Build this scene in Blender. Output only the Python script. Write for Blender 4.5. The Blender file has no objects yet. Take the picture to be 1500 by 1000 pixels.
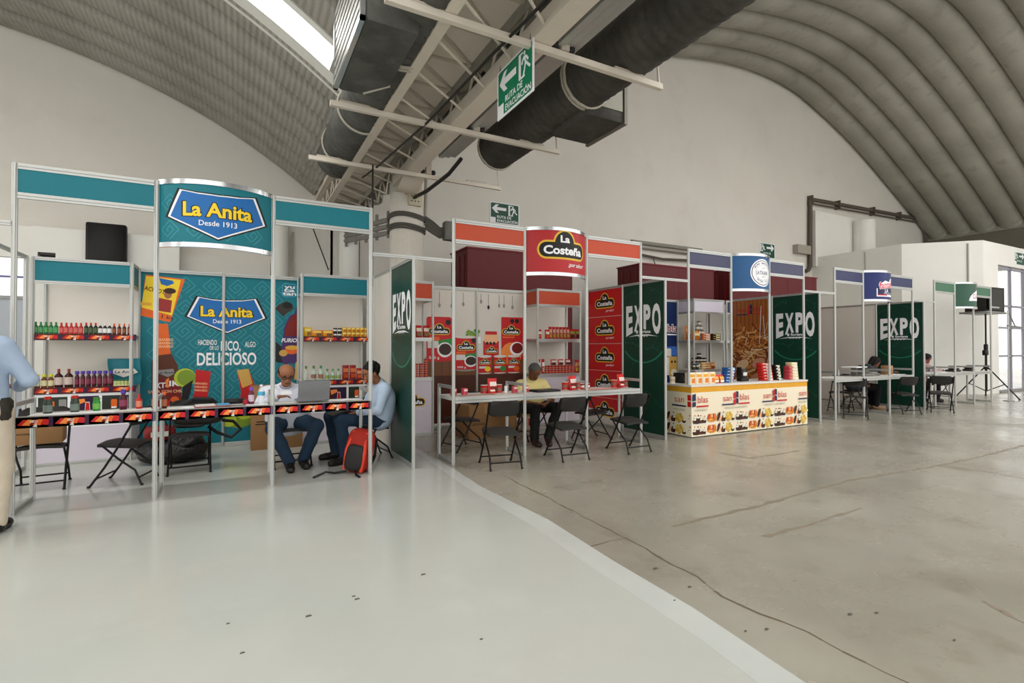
import bpy, bmesh, math, random
import numpy as np
from mathutils import Vector, Matrix
random.seed(7)
SC = bpy.context.scene
COL = SC.collection
# ------------------------------------------------------------------ camera, sky, lights, exposure
CAM_H, FPX, YAW, PIT = 1.4255, 748.2161, .493, .0115
def cam_axes():
    cy, sy = math.cos(YAW), math.sin(YAW)
    f = Vector((sy*math.cos(PIT), cy*math.cos(PIT), math.sin(PIT)))
    r = Vector((cy, -sy, 0)); return r, r.cross(f), f
CR, CU, CF = cam_axes()
cam = bpy.data.cameras.new('camera'); cam.sensor_width = 36; cam.lens = FPX/1500*36; cam.clip_end = 200
camo = bpy.data.objects.new('camera', cam); COL.objects.link(camo)
camo.matrix_world = Matrix(((CR.x, CU.x, -CF.x, 0), (CR.y, CU.y, -CF.y, 0), (CR.z, CU.z, -CF.z, CAM_H), (0, 0, 0, 1)))
SC.camera = camo
w = bpy.data.worlds.new('sky'); SC.world = w; w.use_nodes = True
wb = w.node_tree.nodes['Background']; wb.inputs[0].default_value = (1.0, .99, .97, 1); wb.inputs[1].default_value = 1.15
SKYLIGHT = 9.0
SC.view_settings.view_transform = 'Standard'; SC.view_settings.look = 'None'
SC.view_settings.gamma = 1; SC.view_settings.use_curve_mapping = False
SC.view_settings.exposure = 0.54

def px(u, v, ax, val):
    """point of the plane ax=val seen at pixel u,v (used to place flat prints and goods at measured spots)"""
    d = CR*((u-750)/FPX) - CU*((v-500)/FPX) + CF
    o = Vector((0, 0, CAM_H)); k = 'XYZ'.index(ax)
    return o + d*((val-o[k])/d[k])

# ------------------------------------------------------------------ materials
def lin(h):
    c = [int(h[i:i+2], 16)/255 for i in (0, 2, 4)]
    return [x/12.92 if x <= .04045 else ((x+.055)/1.055)**2.4 for x in c] + [1]
MC = {}
def M(h, rough=.5, metal=0., noise=.06, scale=30., bump=0., trans=0., spec=.3, coat=0., bscale=None):
    key = (h, rough, metal, noise, scale, bump, trans, spec, coat, bscale)
    if key in MC: return MC[key]
    m = bpy.data.materials.new('m_'+h); m.use_nodes = True; nt = m.node_tree
    b = nt.nodes['Principled BSDF']; b.inputs['Roughness'].default_value = rough; b.inputs['Metallic'].default_value = metal
    b.inputs['Specular IOR Level'].default_value = spec; b.inputs['Coat Weight'].default_value = coat
    if trans: b.inputs['Transmission Weight'].default_value = trans; b.inputs['IOR'].default_value = 1.2
    tc = nt.nodes.new('ShaderNodeTexCoord'); n = nt.nodes.new('ShaderNodeTexNoise')
    n.inputs['Scale'].default_value = scale; n.inputs['Detail'].default_value = 3
    nt.links.new(tc.outputs['Object'], n.inputs['Vector'])
    mx = nt.nodes.new('ShaderNodeMix'); mx.data_type = 'RGBA'
    c = lin(h); mx.inputs[6].default_value = [x*(1-noise) for x in c[:3]]+[1]; mx.inputs[7].default_value = [min(1, x*(1+noise)) for x in c[:3]]+[1]
    nt.links.new(n.outputs['Fac'], mx.inputs[0]); nt.links.new(mx.outputs[2], b.inputs['Base Color'])
    if bump:
        bp = nt.nodes.new('ShaderNodeBump'); bp.inputs['Strength'].default_value = bump; bp.inputs['Distance'].default_value = .02
        if bscale:
            n2 = nt.nodes.new('ShaderNodeTexNoise'); n2.inputs['Scale'].default_value = bscale; n2.inputs['Detail'].default_value = 4
            nt.links.new(tc.outputs['Object'], n2.inputs['Vector']); nt.links.new(n2.outputs['Fac'], bp.inputs['Height'])
        else: nt.links.new(n.outputs['Fac'], bp.inputs['Height'])
        nt.links.new(bp.outputs['Normal'], b.inputs['Normal'])
    MC[key] = m; return m
def emis(name, col, s):
    m = bpy.data.materials.new(name); m.use_nodes = True; nt = m.node_tree; nt.nodes.remove(nt.nodes['Principled BSDF'])
    e = nt.nodes.new('ShaderNodeEmission'); e.inputs[0].default_value = col; e.inputs[1].default_value = s
    nt.links.new(e.outputs[0], nt.nodes['Material Output'].inputs[0]); return m
def ramp2(nt, src, a, b, ca, cb):
    r = nt.nodes.new('ShaderNodeValToRGB'); r.color_ramp.elements[0].position = a; r.color_ramp.elements[1].position = b
    r.color_ramp.elements[0].color = ca; r.color_ramp.elements[1].color = cb; nt.links.new(src, r.inputs[0]); return r
def surf(name, h1, h2, s1, rough, h3=None, s2=3., amt=.5, bump=.1, bs=60, rvar=.1, stretch=(1, 1, 1), wave=0):
    """wall / floor material: two noise scales of staining and fine relief"""
    m = bpy.data.materials.new(name); m.use_nodes = True; nt = m.node_tree; b = nt.nodes['Principled BSDF']
    tc = nt.nodes.new('ShaderNodeTexCoord'); mp = nt.nodes.new('ShaderNodeMapping'); mp.inputs['Scale'].default_value = stretch
    nt.links.new(tc.outputs['Object'], mp.inputs[0])
    def nz(s, d=5):
        n = nt.nodes.new('ShaderNodeTexNoise'); n.inputs['Scale'].default_value = s; n.inputs['Detail'].default_value = d; n.inputs['Roughness'].default_value = .6
        nt.links.new(mp.outputs[0], n.inputs['Vector']); return n.outputs['Fac']
    r1 = ramp2(nt, nz(s1), .35, .65, lin(h1), lin(h2)); out = r1.outputs[0]
    if h3:
        r2 = ramp2(nt, nz(s2, 8), .55, .72, (0, 0, 0, 1), (amt, amt, amt, 1))
        mx = nt.nodes.new('ShaderNodeMix'); mx.data_type = 'RGBA'; mx.inputs[7].default_value = lin(h3)
        nt.links.new(r2.outputs[0], mx.inputs[0]); nt.links.new(out, mx.inputs[6]); out = mx.outputs[2]
    nt.links.new(out, b.inputs['Base Color'])
    rr = ramp2(nt, nz(s1*2.3), .3, .7, [rough-rvar]*3+[1], [rough+rvar]*3+[1]); nt.links.new(rr.outputs[0], b.inputs['Roughness'])
    bp = nt.nodes.new('ShaderNodeBump'); bp.inputs['Strength'].default_value = bump; bp.inputs['Distance'].default_value = .01
    hsrc = nz(bs, 4)
    if wave:
        wv = nt.nodes.new('ShaderNodeTexWave'); wv.bands_direction = 'Z' if wave > 0 else 'X'; wv.inputs['Scale'].default_value = abs(wave); wv.inputs['Distortion'].default_value = .6
        nt.links.new(mp.outputs[0], wv.inputs['Vector']); hsrc = wv.outputs['Fac']
    nt.links.new(hsrc, bp.inputs['Height']); nt.links.new(bp.outputs[0], b.inputs['Normal'])
    return m
def clear(name, tint=(.95, .98, .98, 1), alpha=.18, rough=.05):
    m = bpy.data.materials.new(name); m.use_nodes = True; nt = m.node_tree; b = nt.nodes['Principled BSDF']
    b.inputs['Base Color'].default_value = tint; b.inputs['Roughness'].default_value = rough
    tr = nt.nodes.new('ShaderNodeBsdfTransparent'); ms = nt.nodes.new('ShaderNodeMixShader'); ms.inputs[0].default_value = alpha
    nt.links.new(tr.outputs[0], ms.inputs[1]); nt.links.new(b.outputs[0], ms.inputs[2]); nt.links.new(ms.outputs[0], nt.nodes['Material Output'].inputs[0]); return m

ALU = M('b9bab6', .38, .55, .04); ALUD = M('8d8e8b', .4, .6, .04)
WHITE = M('dedbd6', .45, 0, .02); PANELW = M('d6d0c6', .5, 0, .02); LILAC = M('d3cbd6', .5, 0, .02); BLACK = M('141414', .4); BLK2 = M('23211f', .55)
TEAL = M('12727f', .45, 0, .05); ORANGE = M('bd4a2c', .45, 0, .04); NAVY = M('2b3058', .45, 0, .04); SLATE = M('44465f', .5, 0, .04); GREENF = M('3f6b52', .5, 0, .04)
RED = M('b5191b', .4); REDB = M('c01418', .4); MAROON = M('5e1016', .5, 0, .15, 6); CARD = M('98714a', .8, 0, .08, 12); CARDT = M('b98a57', .6)
CREAM = M('e8e0cc', .5); YEL = M('f0c61d', .4); GOLD = M('e3a523', .45); DGREEN = M('0d3a2c', .35, 0, .35, 3); CHROME = M('cfd2d4', .2, .9, .03)

# ------------------------------------------------------------------ mesh builder
class B:
    def __init__(s): s.v = []; s.f = []; s.m = []; s.mats = []; s.sm = []
    def mi(s, m):
        if m not in s.mats: s.mats.append(m)
        return s.mats.index(m)
    def add(s, vs, fs, m, smooth=False):
        o = len(s.v); k = s.mi(m); s.v += [tuple(p) for p in vs]
        for f in fs: s.f.append([i+o for i in f]); s.m.append(k); s.sm.append(smooth)
        return s
    def box(s, a, b, m, R=None, c=None):
        x0, y0, z0 = a; x1, y1, z1 = b
        vs = [Vector(p) for p in ((x0,y0,z0),(x1,y0,z0),(x1,y1,z0),(x0,y1,z0),(x0,y0,z1),(x1,y0,z1),(x1,y1,z1),(x0,y1,z1))]
        if R is not None: vs = [R @ v + Vector(c or (0, 0, 0)) for v in vs]
        return s.add(vs, [(3,2,1,0),(4,5,6,7),(0,1,5,4),(1,2,6,5),(2,3,7,6),(3,0,4,7)], m)
    def rbox(s, a, b, m, r=.01):
        """box with chamfered upright and horizontal edges"""
        x0, y0, z0 = a; x1, y1, z1 = b
        def ring(i, z): return [(x0+r+i,y0+i,z),(x1-r-i,y0+i,z),(x1-i,y0+r+i,z),(x1-i,y1-r-i,z),(x1-r-i,y1-i,z),(x0+r+i,y1-i,z),(x0+i,y1-r-i,z),(x0+i,y0+r+i,z)]
        vs = ring(r*.6, z0)+ring(0, z0+r)+ring(0, z1-r)+ring(r*.6, z1)
        fs = [tuple(range(7, -1, -1)), tuple(range(24, 32))]
        for k in range(3):
            for i in range(8): j = (i+1) % 8; fs.append((k*8+i, k*8+j, k*8+8+j, k*8+8+i))
        return s.add(vs, fs, m)
    def prism(s, poly, z0, z1, m, ax='Z', smooth=False):
        def P(x, y, z): return {'Z': (x, y, z), 'Y': (x, z, y), 'X': (z, x, y)}[ax]
        n = len(poly); vs = [P(x, y, z0) for x, y in poly]+[P(x, y, z1) for x, y in poly]
        fs = [tuple(range(n-1, -1, -1)), tuple(range(n, 2*n))]
        s.add(vs, fs, m); o = len(s.v)-2*n; k = s.mi(m)
        for i in range(n): j = (i+1) % n; s.f.append([o+i, o+j, o+n+j, o+n+i]); s.m.append(k); s.sm.append(smooth)
        return s
    def tube(s, pts, r, m, n=8, caps=True, closed=False):
        pts = [Vector(p) for p in pts]; rs = r if isinstance(r, (list, tuple)) else [r]*len(pts)
        vs = []; N = len(pts); up = None
        for i, p in enumerate(pts):
            if closed: t = pts[(i+1) % N]-pts[i-1]
            else: t = pts[min(i+1, N-1)]-pts[max(i-1, 0)]
            t.normalize()
            if up is None:
                up = Vector((0, 0, 1)) if abs(t.z) < .9 else Vector((0, 1, 0))
            a = t.cross(up); 
            if a.length < 1e-4: a = t.cross(Vector((1, 0, 0)))
            a.normalize(); b_ = a.cross(t); up = b_
            for k in range(n):
                th = 2*math.pi*k/n; vs.append(p+(a*math.cos(th)+b_*math.sin(th))*rs[i])
        fs = []
        for i in range(N if closed else N-1):
            i2 = (i+1) % N
            for k in range(n): j = (k+1) % n; fs.append((i*n+k, i*n+j, i2*n+j, i2*n+k))
        s.add(vs, fs, m, True)
        if caps and not closed:
            o = len(s.v)-N*n; kk = s.mi(m)
            s.f.append([o+i for i in range(n-1, -1, -1)]); s.m.append(kk); s.sm.append(False)
            s.f.append([o+(N-1)*n+i for i in range(n)]); s.m.append(kk); s.sm.append(False)
        return s
    def lathe(s, prof, c, m, n=14, sx=1, sy=1):
        """prof: list of (r,z[,material])"""
        for q in range(len(prof)-1):
            mm = prof[q+1][2] if len(prof[q+1]) > 2 else m
            vs = []; r0, z0 = prof[q][:2]; r1, z1 = prof[q+1][:2]
            for r, z in ((r0, z0), (r1, z1)):
                for k in range(n): th = 2*math.pi*k/n; vs.append((c[0]+r*sx*math.cos(th), c[1]+r*sy*math.sin(th), c[2]+z))
            s.add(vs, [(k, (k+1) % n, n+(k+1) % n, n+k) for k in range(n)], mm, True)
        return s
    def grid(s, fn, nu, nv, m, smooth=True):
        vs = [fn(i/(nu-1), j/(nv-1)) for j in range(nv) for i in range(nu)]
        return s.add(vs, [(j*nu+i, j*nu+i+1, (j+1)*nu+i+1, (j+1)*nu+i) for j in range(nv-1) for i in range(nu-1)], m, smooth)
    def ell(s, c, r, m, n=10, R=None):
        vs = []; fs = []; K = n//2+1; c = Vector(c)
        for j in range(K+1):
            ph = math.pi*j/K
            for i in range(n):
                th = 2*math.pi*i/n; p = Vector((r[0]*math.sin(ph)*math.cos(th), r[1]*math.sin(ph)*math.sin(th), r[2]*math.cos(ph)))
                vs.append(c+(R @ p if R else p))
        for j in range(K):
            for i in range(n): k = (i+1) % n; fs.append((j*n+i, (j+1)*n+i, (j+1)*n+k, j*n+k))
        return s.add(vs, fs, m, True)
    def mesh(s, name):
        me = bpy.data.meshes.new(name); me.from_pydata(s.v, [], s.f)
        for m in s.mats: me.materials.append(m)
        me.polygons.foreach_set('material_index', s.m); me.polygons.foreach_set('use_smooth', s.sm)
        bm = bmesh.new(); bm.from_mesh(me); bmesh.ops.remove_doubles(bm, verts=bm.verts, dist=1e-6)
        if not getattr(s, 'norecalc', False): bmesh.ops.recalc_face_normals(bm, faces=bm.faces)
        bm.to_mesh(me); bm.free()
        me.set_sharp_from_angle(angle=math.radians(42)); me.update(); return me
    def build(s, name, parent=None, loc=(0, 0, 0), rz=0.):
        o = bpy.data.objects.new(name, s.mesh(name)); COL.objects.link(o); o.location = loc; o.rotation_euler = (0, 0, rz)
        if parent: o.parent = parent
        return o
def tag(o, label, cat, group=None):
    o['label'] = label; o['category'] = cat
    if group: o['group'] = group
    return o
def thing(name, label, cat, loc=(0, 0, 0), rz=0., group=None):
    o = bpy.data.objects.new(name, None); COL.objects.link(o); o.location = loc; o.rotation_euler = (0, 0, rz); o.empty_display_size = .1
    return tag(o, label, cat, group)
def put(mesh, name, label, cat, loc, rz=0., group=None):
    o = bpy.data.objects.new(name, mesh); COL.objects.link(o); o.location = loc; o.rotation_euler = (0, 0, rz); return tag(o, label, cat, group)
def dup(root, loc, rz, label, group=None):
    r = root.copy(); COL.objects.link(r); r.location = loc; r.rotation_euler = (0, 0, rz); r['label'] = label
    if group: r['group'] = group
    for ch in list(root.children):
        c = ch.copy(); COL.objects.link(c); c.parent = r
        for g in ch.children: d = g.copy(); COL.objects.link(d); d.parent = c
    return r
def struct(o): o['kind'] = 'structure'; return o
ORD = ['leftmost', 'second from left', 'third from left', 'fourth from left', 'fifth from left', 'sixth from left', 'seventh from left', 'eighth from left', 'ninth from left', 'tenth from left', 'eleventh from left', 'twelfth from left']
def ordl(i, n): return 'only' if n == 1 else ('rightmost' if i == n-1 else ORD[i])

# ------------------------------------------------------------------ flat prints and lettering
TC = {}
def glyphs(st, off):
    k = (st, off)
    if k not in TC:
        cu = bpy.data.curves.new('t', 'FONT'); cu.body = st; cu.offset = off; cu.resolution_u = 3
        ob = bpy.data.objects.new('t', cu); me = bpy.data.meshes.new_from_object(ob)
        vs = [(v.co.x, v.co.y) for v in me.vertices]; fs = [tuple(p.vertices) for p in me.polygons]
        bpy.data.objects.remove(ob); bpy.data.meshes.remove(me); bpy.data.curves.remove(cu)
        TC[k] = (vs, fs, min(v[0] for v in vs), max(v[0] for v in vs))
    return TC[k]
CAP = .729
class Print:
    """layers of flat ink in panel coordinates (u right, v up), each layer a hair in front of the last"""
    def __init__(s, step=.00003): s.b = B(); s.b.norecalc = True; s.w = .001; s.step = step
    def raw(s, vs, fs, m): s.b.add([(x, y, s.w) for x, y in vs], fs, m); s.w += s.step
    def poly(s, pts, m): s.raw(pts, [tuple(range(len(pts)))], m)
    def rect(s, x0, y0, x1, y1, m): s.poly([(x0, y0), (x1, y0), (x1, y1), (x0, y1)], m)
    def ell(s, cx, cy, rx, ry, m, n=24, a0=0, a1=2*math.pi, rot=0):
        pts = []
        for i in range(n):
            t = a0+(a1-a0)*i/(n if abs(a1-a0-2*math.pi) < 1e-6 else n-1); x, y = rx*math.cos(t), ry*math.sin(t)
            pts.append((cx+x*math.cos(rot)-y*math.sin(rot), cy+x*math.sin(rot)+y*math.cos(rot)))
        s.poly(pts, m)
    def rrect(s, x0, y0, x1, y1, r, m, n=5):
        pts = []
        for cx, cy, a in ((x1-r, y0+r, -90), (x1-r, y1-r, 0), (x0+r, y1-r, 90), (x0+r, y0+r, 180)):
            for i in range(n+1): t = math.radians(a+90*i/n); pts.append((cx+r*math.cos(t), cy+r*math.sin(t)))
        s.poly(pts, m)
    def line(s, pts, wd, m):
        for (x0, y0), (x1, y1) in zip(pts, pts[1:]):
            L = math.hypot(x1-x0, y1-y0) or 1; nx, ny = -(y1-y0)/L*wd/2, (x1-x0)/L*wd/2
            s.b.add([(x0+nx, y0+ny, s.w), (x0-nx, y0-ny, s.w), (x1-nx, y1-ny, s.w), (x1+nx, y1+ny, s.w)], [(0, 1, 2, 3)], m)
        s.w += s.step
    def text(s, st, x, y, h, m, w=None, al='c', off=.012, shear=0., rot=0., fn=None):
        vs, fs, a, b_ = glyphs(st, off); k = h/CAP; sx = k if w is None else w/max(b_-a, 1e-6)
        L = (b_-a)*sx; o = {'c': -L/2, 'l': 0, 'r': -L}[al]; out = []
        for vx, vy in vs:
            X = (vx-a)*sx+o; Y = vy*k
            if fn: X, Y = fn(X, Y)
            X += shear*Y; out.append((x+X*math.cos(rot)-Y*math.sin(rot), y+X*math.sin(rot)+Y*math.cos(rot)))
        s.raw(out, fs, m)
    def build(s, name, parent, fmap, cuts=None):
        me = bpy.data.meshes.new(name); me.from_pydata(s.b.v, [], s.b.f)
        for m in s.b.mats: me.materials.append(m)
        me.polygons.foreach_set('material_index', s.b.m)
        if cuts:
            bm = bmesh.new(); bm.from_mesh(me)
            for c in cuts:
                bmesh.ops.bisect_plane(bm, geom=bm.verts[:]+bm.edges[:]+bm.faces[:], plane_co=(c, 0, 0), plane_no=(1, 0, 0))
            bm.to_mesh(me); bm.free()
        for v in me.vertices: v.co = fmap(*v.co)
        me.update(); o = bpy.data.objects.new(name, me); COL.objects.link(o)
        if parent: o.parent = parent
        return o
def plane(o, U, N):
    o, U, N = Vector(o), Vector(U), Vector(N)
    return lambda u, v, w: o+U*u+Vector((0, 0, 1))*v+N*w
INK = {k: M(h, .4, 0, .03) for k, h in dict(white='eeeef0', black='15130f', blue='1d68ad', yellow='f3cf2f', teal='12727f', teal2='2f8b93', red='c41a1c', dred='7a1512', orange='e2641f', brown='5a2a14', choc='3b2015', gold='e2a93a', green='2f8a3a', olive='7f9a2c', cream='efe3c8', purple='4a2a63', dpurple='2d1738', grey='8d8b86', navy='22254f', lime='b8c932', pink='e58b8b', tan='c08a4e', wood='6f4425', wood2='4b2110', skin='a8694a', sky='4aa0c8', lgreen='2f7d5c', pale='d9d6cf', dgreen='0b3527', maroon='4b0f12', flame='f08a3c', ochre='c77a1e', peach='f1b98a', shirtr='9c2f2c', sand='cfa34f').items()}
def logo_anita(P, cx, cy, w, sub=True):
    sh = [(-.37, .235), (-.2, .205), (0, .195), (.2, .205), (.37, .235), (.5, -.045), (0, -.27), (-.5, -.045)]
    for k, d, m in ((1.06, .022, 'black'), (1., 0, 'white'), (.94, -.022, 'blue')):
        P.poly([(cx+x*k*w, cy+y*w*(k+.02)) for x, y in sh], INK[m])
    P.text('La Anita', cx, cy-.035*w, .15*w, INK['black'], w=.70*w, off=.07); P.text('La Anita', cx, cy-.035*w, .15*w, INK['yellow'], w=.67*w, off=.03)
    if sub: P.text('Desde 1913', cx, cy-.135*w, .058*w, INK['white'], w=.36*w, off=.01)
def logo_cost(P, cx, cy, w, sub=True):
    for e, m in ((.035, 'gold'), (.012, 'yellow'), (0, 'black')):
        P.rrect(cx-(.5+e)*w, cy-(.145+e)*w, cx+(.5+e)*w, cy+(.125+e)*w, (.13+e)*w, INK[m]); P.ell(cx, cy+.1*w, (.21+e)*w, (.225+e)*w, INK[m])
    P.rrect(cx-.5*w, cy-.145*w, cx+.5*w, cy+.125*w, .13*w, INK['black'])
    P.text('La', cx, cy+.13*w, .125*w, INK['white'], w=.2*w, off=.035); P.text('Costeña', cx, cy-.085*w, .15*w, INK['white'], w=.84*w, off=.035)
    if sub: P.text('¡por sabor!', cx+.28*w, cy-.3*w, .075*w, INK['white'], w=.42*w, off=.01, shear=.25)
def logo_blas(P, cx, cy, w, sub=True):
    P.text('san', cx-.3*w, cy, .155*w, INK['red'], w=.3*w, off=-.004); P.text('blas', cx+.31*w, cy, .165*w, INK['red'], w=.34*w, off=-.004)
    for dx, m in ((-.085, 'red'), (.003, 'navy')):
        for dy, h in ((-.09, .13), (.06, .15)):
            k = .02 if dx < 0 else -.02
            P.poly([(cx+dx*w, cy+dy*w-k*w), (cx+(dx+.08)*w, cy+dy*w+k*0*w), (cx+(dx+.08)*w, cy+(dy+h)*w), (cx+dx*w, cy+(dy+h-k)*w)], INK[m])
    P.rect(cx-.5*w, cy-.1*w, cx-.1*w, cy-.065*w, INK['navy']); P.rect(cx+.1*w, cy-.1*w, cx+.5*w, cy-.065*w, INK['red'])
    if sub: P.text('MOLINO HARINERO', cx, cy-.19*w, .045*w, INK['grey'], w=.82*w, off=0)
# ------------------------------------------------------------------ the hall: floor, gable wall, vaults
YG = 11.2
mPaint = surf('painted_floor', 'b3b5ae', 'bcbeb7', .35, .15, 'c5c7c0', 1.2, .5, .04, 90, .06)
mConc = surf('concrete_floor', '8f8a7d', 'a39f92', .5, .26, '7c7364', 2.2, .55, .08, 40, .1)
mStrip = surf('light_paint', 'b9bcb8', 'c4c7c2', .8, .22, None, 1, 0, .04, 60, .05)
mWall = surf('plaster', 'd3cec5', 'dad6cd', .3, .75, 'cbc5bb', .8, .5, .25, 45, .08)
mWall2 = surf('white_plaster', 'e0ded7', 'e6e4dd', .6, .7, None, 1, 0, .25, 40, .08)
mVaultL = surf('sprayed_roof_left', '8f8a81', '9d988f', .7, .85, '7c776e', 2.5, .6, .6, 30, .06, (1, 1, 1), -4.5)
mVaultR = surf('sprayed_roof_right', '928f84', 'a3a095', .6, .9, '7b786d', 2.2, .6, .5, 22, .06)
fl = B(); fl.box((-14, -6, -.12), (44, 34, 0), mConc); floor = struct(fl.build('floor'))
edge = [(2.13, -6), (2.13, 1.33), (2.2, 2.0), (2.215, 2.7), (2.27, 3.6), (2.2, 4.8), (2.24, 5.6), (2.22, 7), (2.2, 8.7)]
inner = [(1.94, -6), (1.95, 1.42), (1.99, 1.75), (2.03, 2.7), (2.08, 3.6), (2.06, 4.8), (2.1, 5.6), (2.1, 7), (2.1, 8.7)]
p = B(); p.prism([(-14, -6)]+inner+[(-14, 8.7)], 0, .003, mPaint); struct(p.build('floor'))
p = B(); p.prism(inner+edge[::-1], 0, .004, mStrip); struct(p.build('trim_1'))
mCrack = M('6a5c4a', .8, 0, .3, 20); mCrack2 = M('8a7f6e', .7, 0, .2, 20)
def crack(pts, wd, m, par):
    b = B(); b.norecalc = True; fine = []
    for (x0, y0), (x1, y1) in zip(pts, pts[1:]):
        n = max(2, int(math.hypot(x1-x0, y1-y0)/.09))
        for i in range(n): t = i/n; fine.append((x0+(x1-x0)*t+random.uniform(-.012, .012), y0+(y1-y0)*t+random.uniform(-.012, .012)))
    fine.append(pts[-1])
    for (x0, y0), (x1, y1) in zip(fine, fine[1:]):
        L = math.hypot(x1-x0, y1-y0) or 1; k = wd*random.uniform(.25, 1)/2; nx, ny = -(y1-y0)/L*k, (x1-x0)/L*k
        b.add([(x0+nx, y0+ny, .0012), (x0-nx, y0-ny, .0012), (x1-nx, y1-ny, .0012), (x1+nx, y1+ny, .0012)], [(0, 1, 2, 3)], m)
    o = b.build('floor_crack', par); o['kind'] = 'stuff'
def pz(*uv): return [tuple(px(u, v, 'Z', 0)[:2]) for u, v in uv]
crack(pz((738, 696), (800, 728), (918, 789), (1020, 845), (1060, 876), (1180, 925), (1335, 1002)), .018, mCrack, floor)
crack(pz((985, 770), (1110, 741), (1240, 704), (1375, 682), (1440, 668), (1500, 652)), .05, mCrack2, floor)
crack(pz((860, 800), (890, 793), (922, 787)), .012, mCrack, floor); crack(pz((1118, 785), (1180, 770), (1262, 744)), .05, mCrack2, floor)
crack(pz((1375, 682), (1440, 690), (1500, 701)), .03, mCrack2, floor); crack(pz((1400, 618), (1450, 621), (1500, 622)), .03, mCrack2, floor)
crack(pz((1055, 663), (1100, 671), (1170, 660)), .05, mCrack2, floor)
crack(pz((1440, 880), (1470, 895), (1500, 912)), .04, mCrack2, floor)
b = B(); mf = M('5d5a52', .8)
for u, v in ((518, 874), (523, 878), (452, 903), (355, 957), (334, 914), (1398, 938), (620, 842), (705, 937), (1010, 860), (1092, 925), (1123, 922), (960, 833), (988, 880), (1245, 900), (1284, 898)):
    x, y = pz((u, v))[0]; q = random.uniform(.006, .016)
    b.prism([(x-q, y-q*.5), (x+q, y-q*.4), (x+q*.6, y+q*.6), (x-q*.8, y+q*.4)], .003, .006, mf)
o = b.build('paint_chip', floor); o['kind'] = 'stuff'

# left vault is an arc of a circle, right vault a flatter arch measured along the gable
LC, LR = (-4.82, -3.07), 9.946
def arcL(t): # t 0 at the valley, 1 far left
    a = math.radians(50.9+t*81); return LC[0]+LR*math.cos(a), LC[1]+LR*math.sin(a)
RP = [(2.25, 4.3), (2.55, 5.5), (4.2, 7.5), (7.6, 9.35), (11.38, 10.27), (14.43, 10.73), (16.93, 10.65), (18.94, 10.13), (21.17, 9.3), (23.65, 8.12), (25.9, 6.95), (27.4, 6.05)]
def arcR(t):
    n = len(RP)-1; s_ = min(t*n, n-1e-6); i = int(s_); u = s_-i
    P = [RP[max(i-1, 0)], RP[i], RP[i+1], RP[min(i+2, n)]]; out = []
    for k in (0, 1):
        a, b_, c, d = (q[k] for q in P)
        out.append(.5*(2*b_+(c-a)*u+(2*a-5*b_+4*c-d)*u*u+(3*b_-a-3*c+d)*u**3))
    return out
arcRs = lambda t: arcR(t)
def wallpiece(arc, ts, z0, m, name, th=.25, x0=None, x1=None, hole=None):
    top = [arc(t) for t in ts]; top.sort()
    b = B(); poly = [(top[0][0], z0)]+[(top[-1][0], z0)]+[(x, z+.12) for x, z in top[::-1]]
    b.prism(poly, YG, YG+th, m, 'Y'); return b
def clipw(arc, xa, xb, z0, m, n=40):
    pts = [arc(i/400) for i in range(401)]; pts.sort()
    import bisect
    xs = [q[0] for q in pts]
    def zat(x): i = min(max(bisect.bisect(xs, x), 1), len(xs)-1); (x0, zz0), (x1, zz1) = pts[i-1], pts[i]; return zz0+(zz1-zz0)*(x-x0)/max(x1-x0, 1e-6)
    b = B(); xx = [xa+(xb-xa)*i/n for i in range(n+1)]
    b.prism([(xa, z0), (xb, z0)]+[(x, zat(x)+.12) for x in xx[::-1]], YG, YG+.25, m, 'Y'); return b
b = clipw(arcL, -3.05, 1.75, 0, mWall)
b2 = clipw(arcL, -11.4, -3.05, 2.95, mWall); b.add(b2.v, b2.f, mWall)
b.box((1.7, YG, 0), (2.3, YG+.25, 5), mWall)
b2 = clipw(arcR, 2.28, 18.45, 0, mWall); b.add(b2.v, b2.f, mWall)
b2 = clipw(arcR, 18.45, 27.4, 4.6, mWall); b.add(b2.v, b2.f, mWall)
b.box((-11.4, YG, 0), (-7, YG+.25, 2.95), mWall); b.box((-3.05-.6, YG-.03, 2.9), (-2.9, YG, 3.42), mWall2)
struct(b.build('wall_back'))
# glazed opening at the far left of the back wall: bright panes over a grey steel sheet
dr = B(); mSteel = M('a9aeb4', .45, .3, .05, 4)
dr.box((-7, YG+.05, 0), (-3.05, YG+.1, 2.25), mSteel)
d1 = struct(dr.build('door_1'))
for i in range(9):
    q = B(); x = -7+i*.49; q.box((x, YG-.0, 0), (x+.03, YG+.05, 2.25), mSteel); q.build('rib', d1)
wn = B(); wn.box((-7, YG+.02, 2.22), (-3.05, YG+.1, 2.27), ALUD); wn.box((-7, YG+.02, 2.9), (-3.05, YG+.1, 2.95), ALUD); wn.box((-7, YG+.04, 2.57), (-3.05, YG+.08, 2.6), M('6d6fa0', .5))
w1 = struct(wn.build('window_1')); g = B(); g.box((-7, YG+.06, 2.27), (-3.05, YG+.065, 2.9), clear('pane_glass')); g.build('pane', w1)

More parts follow.
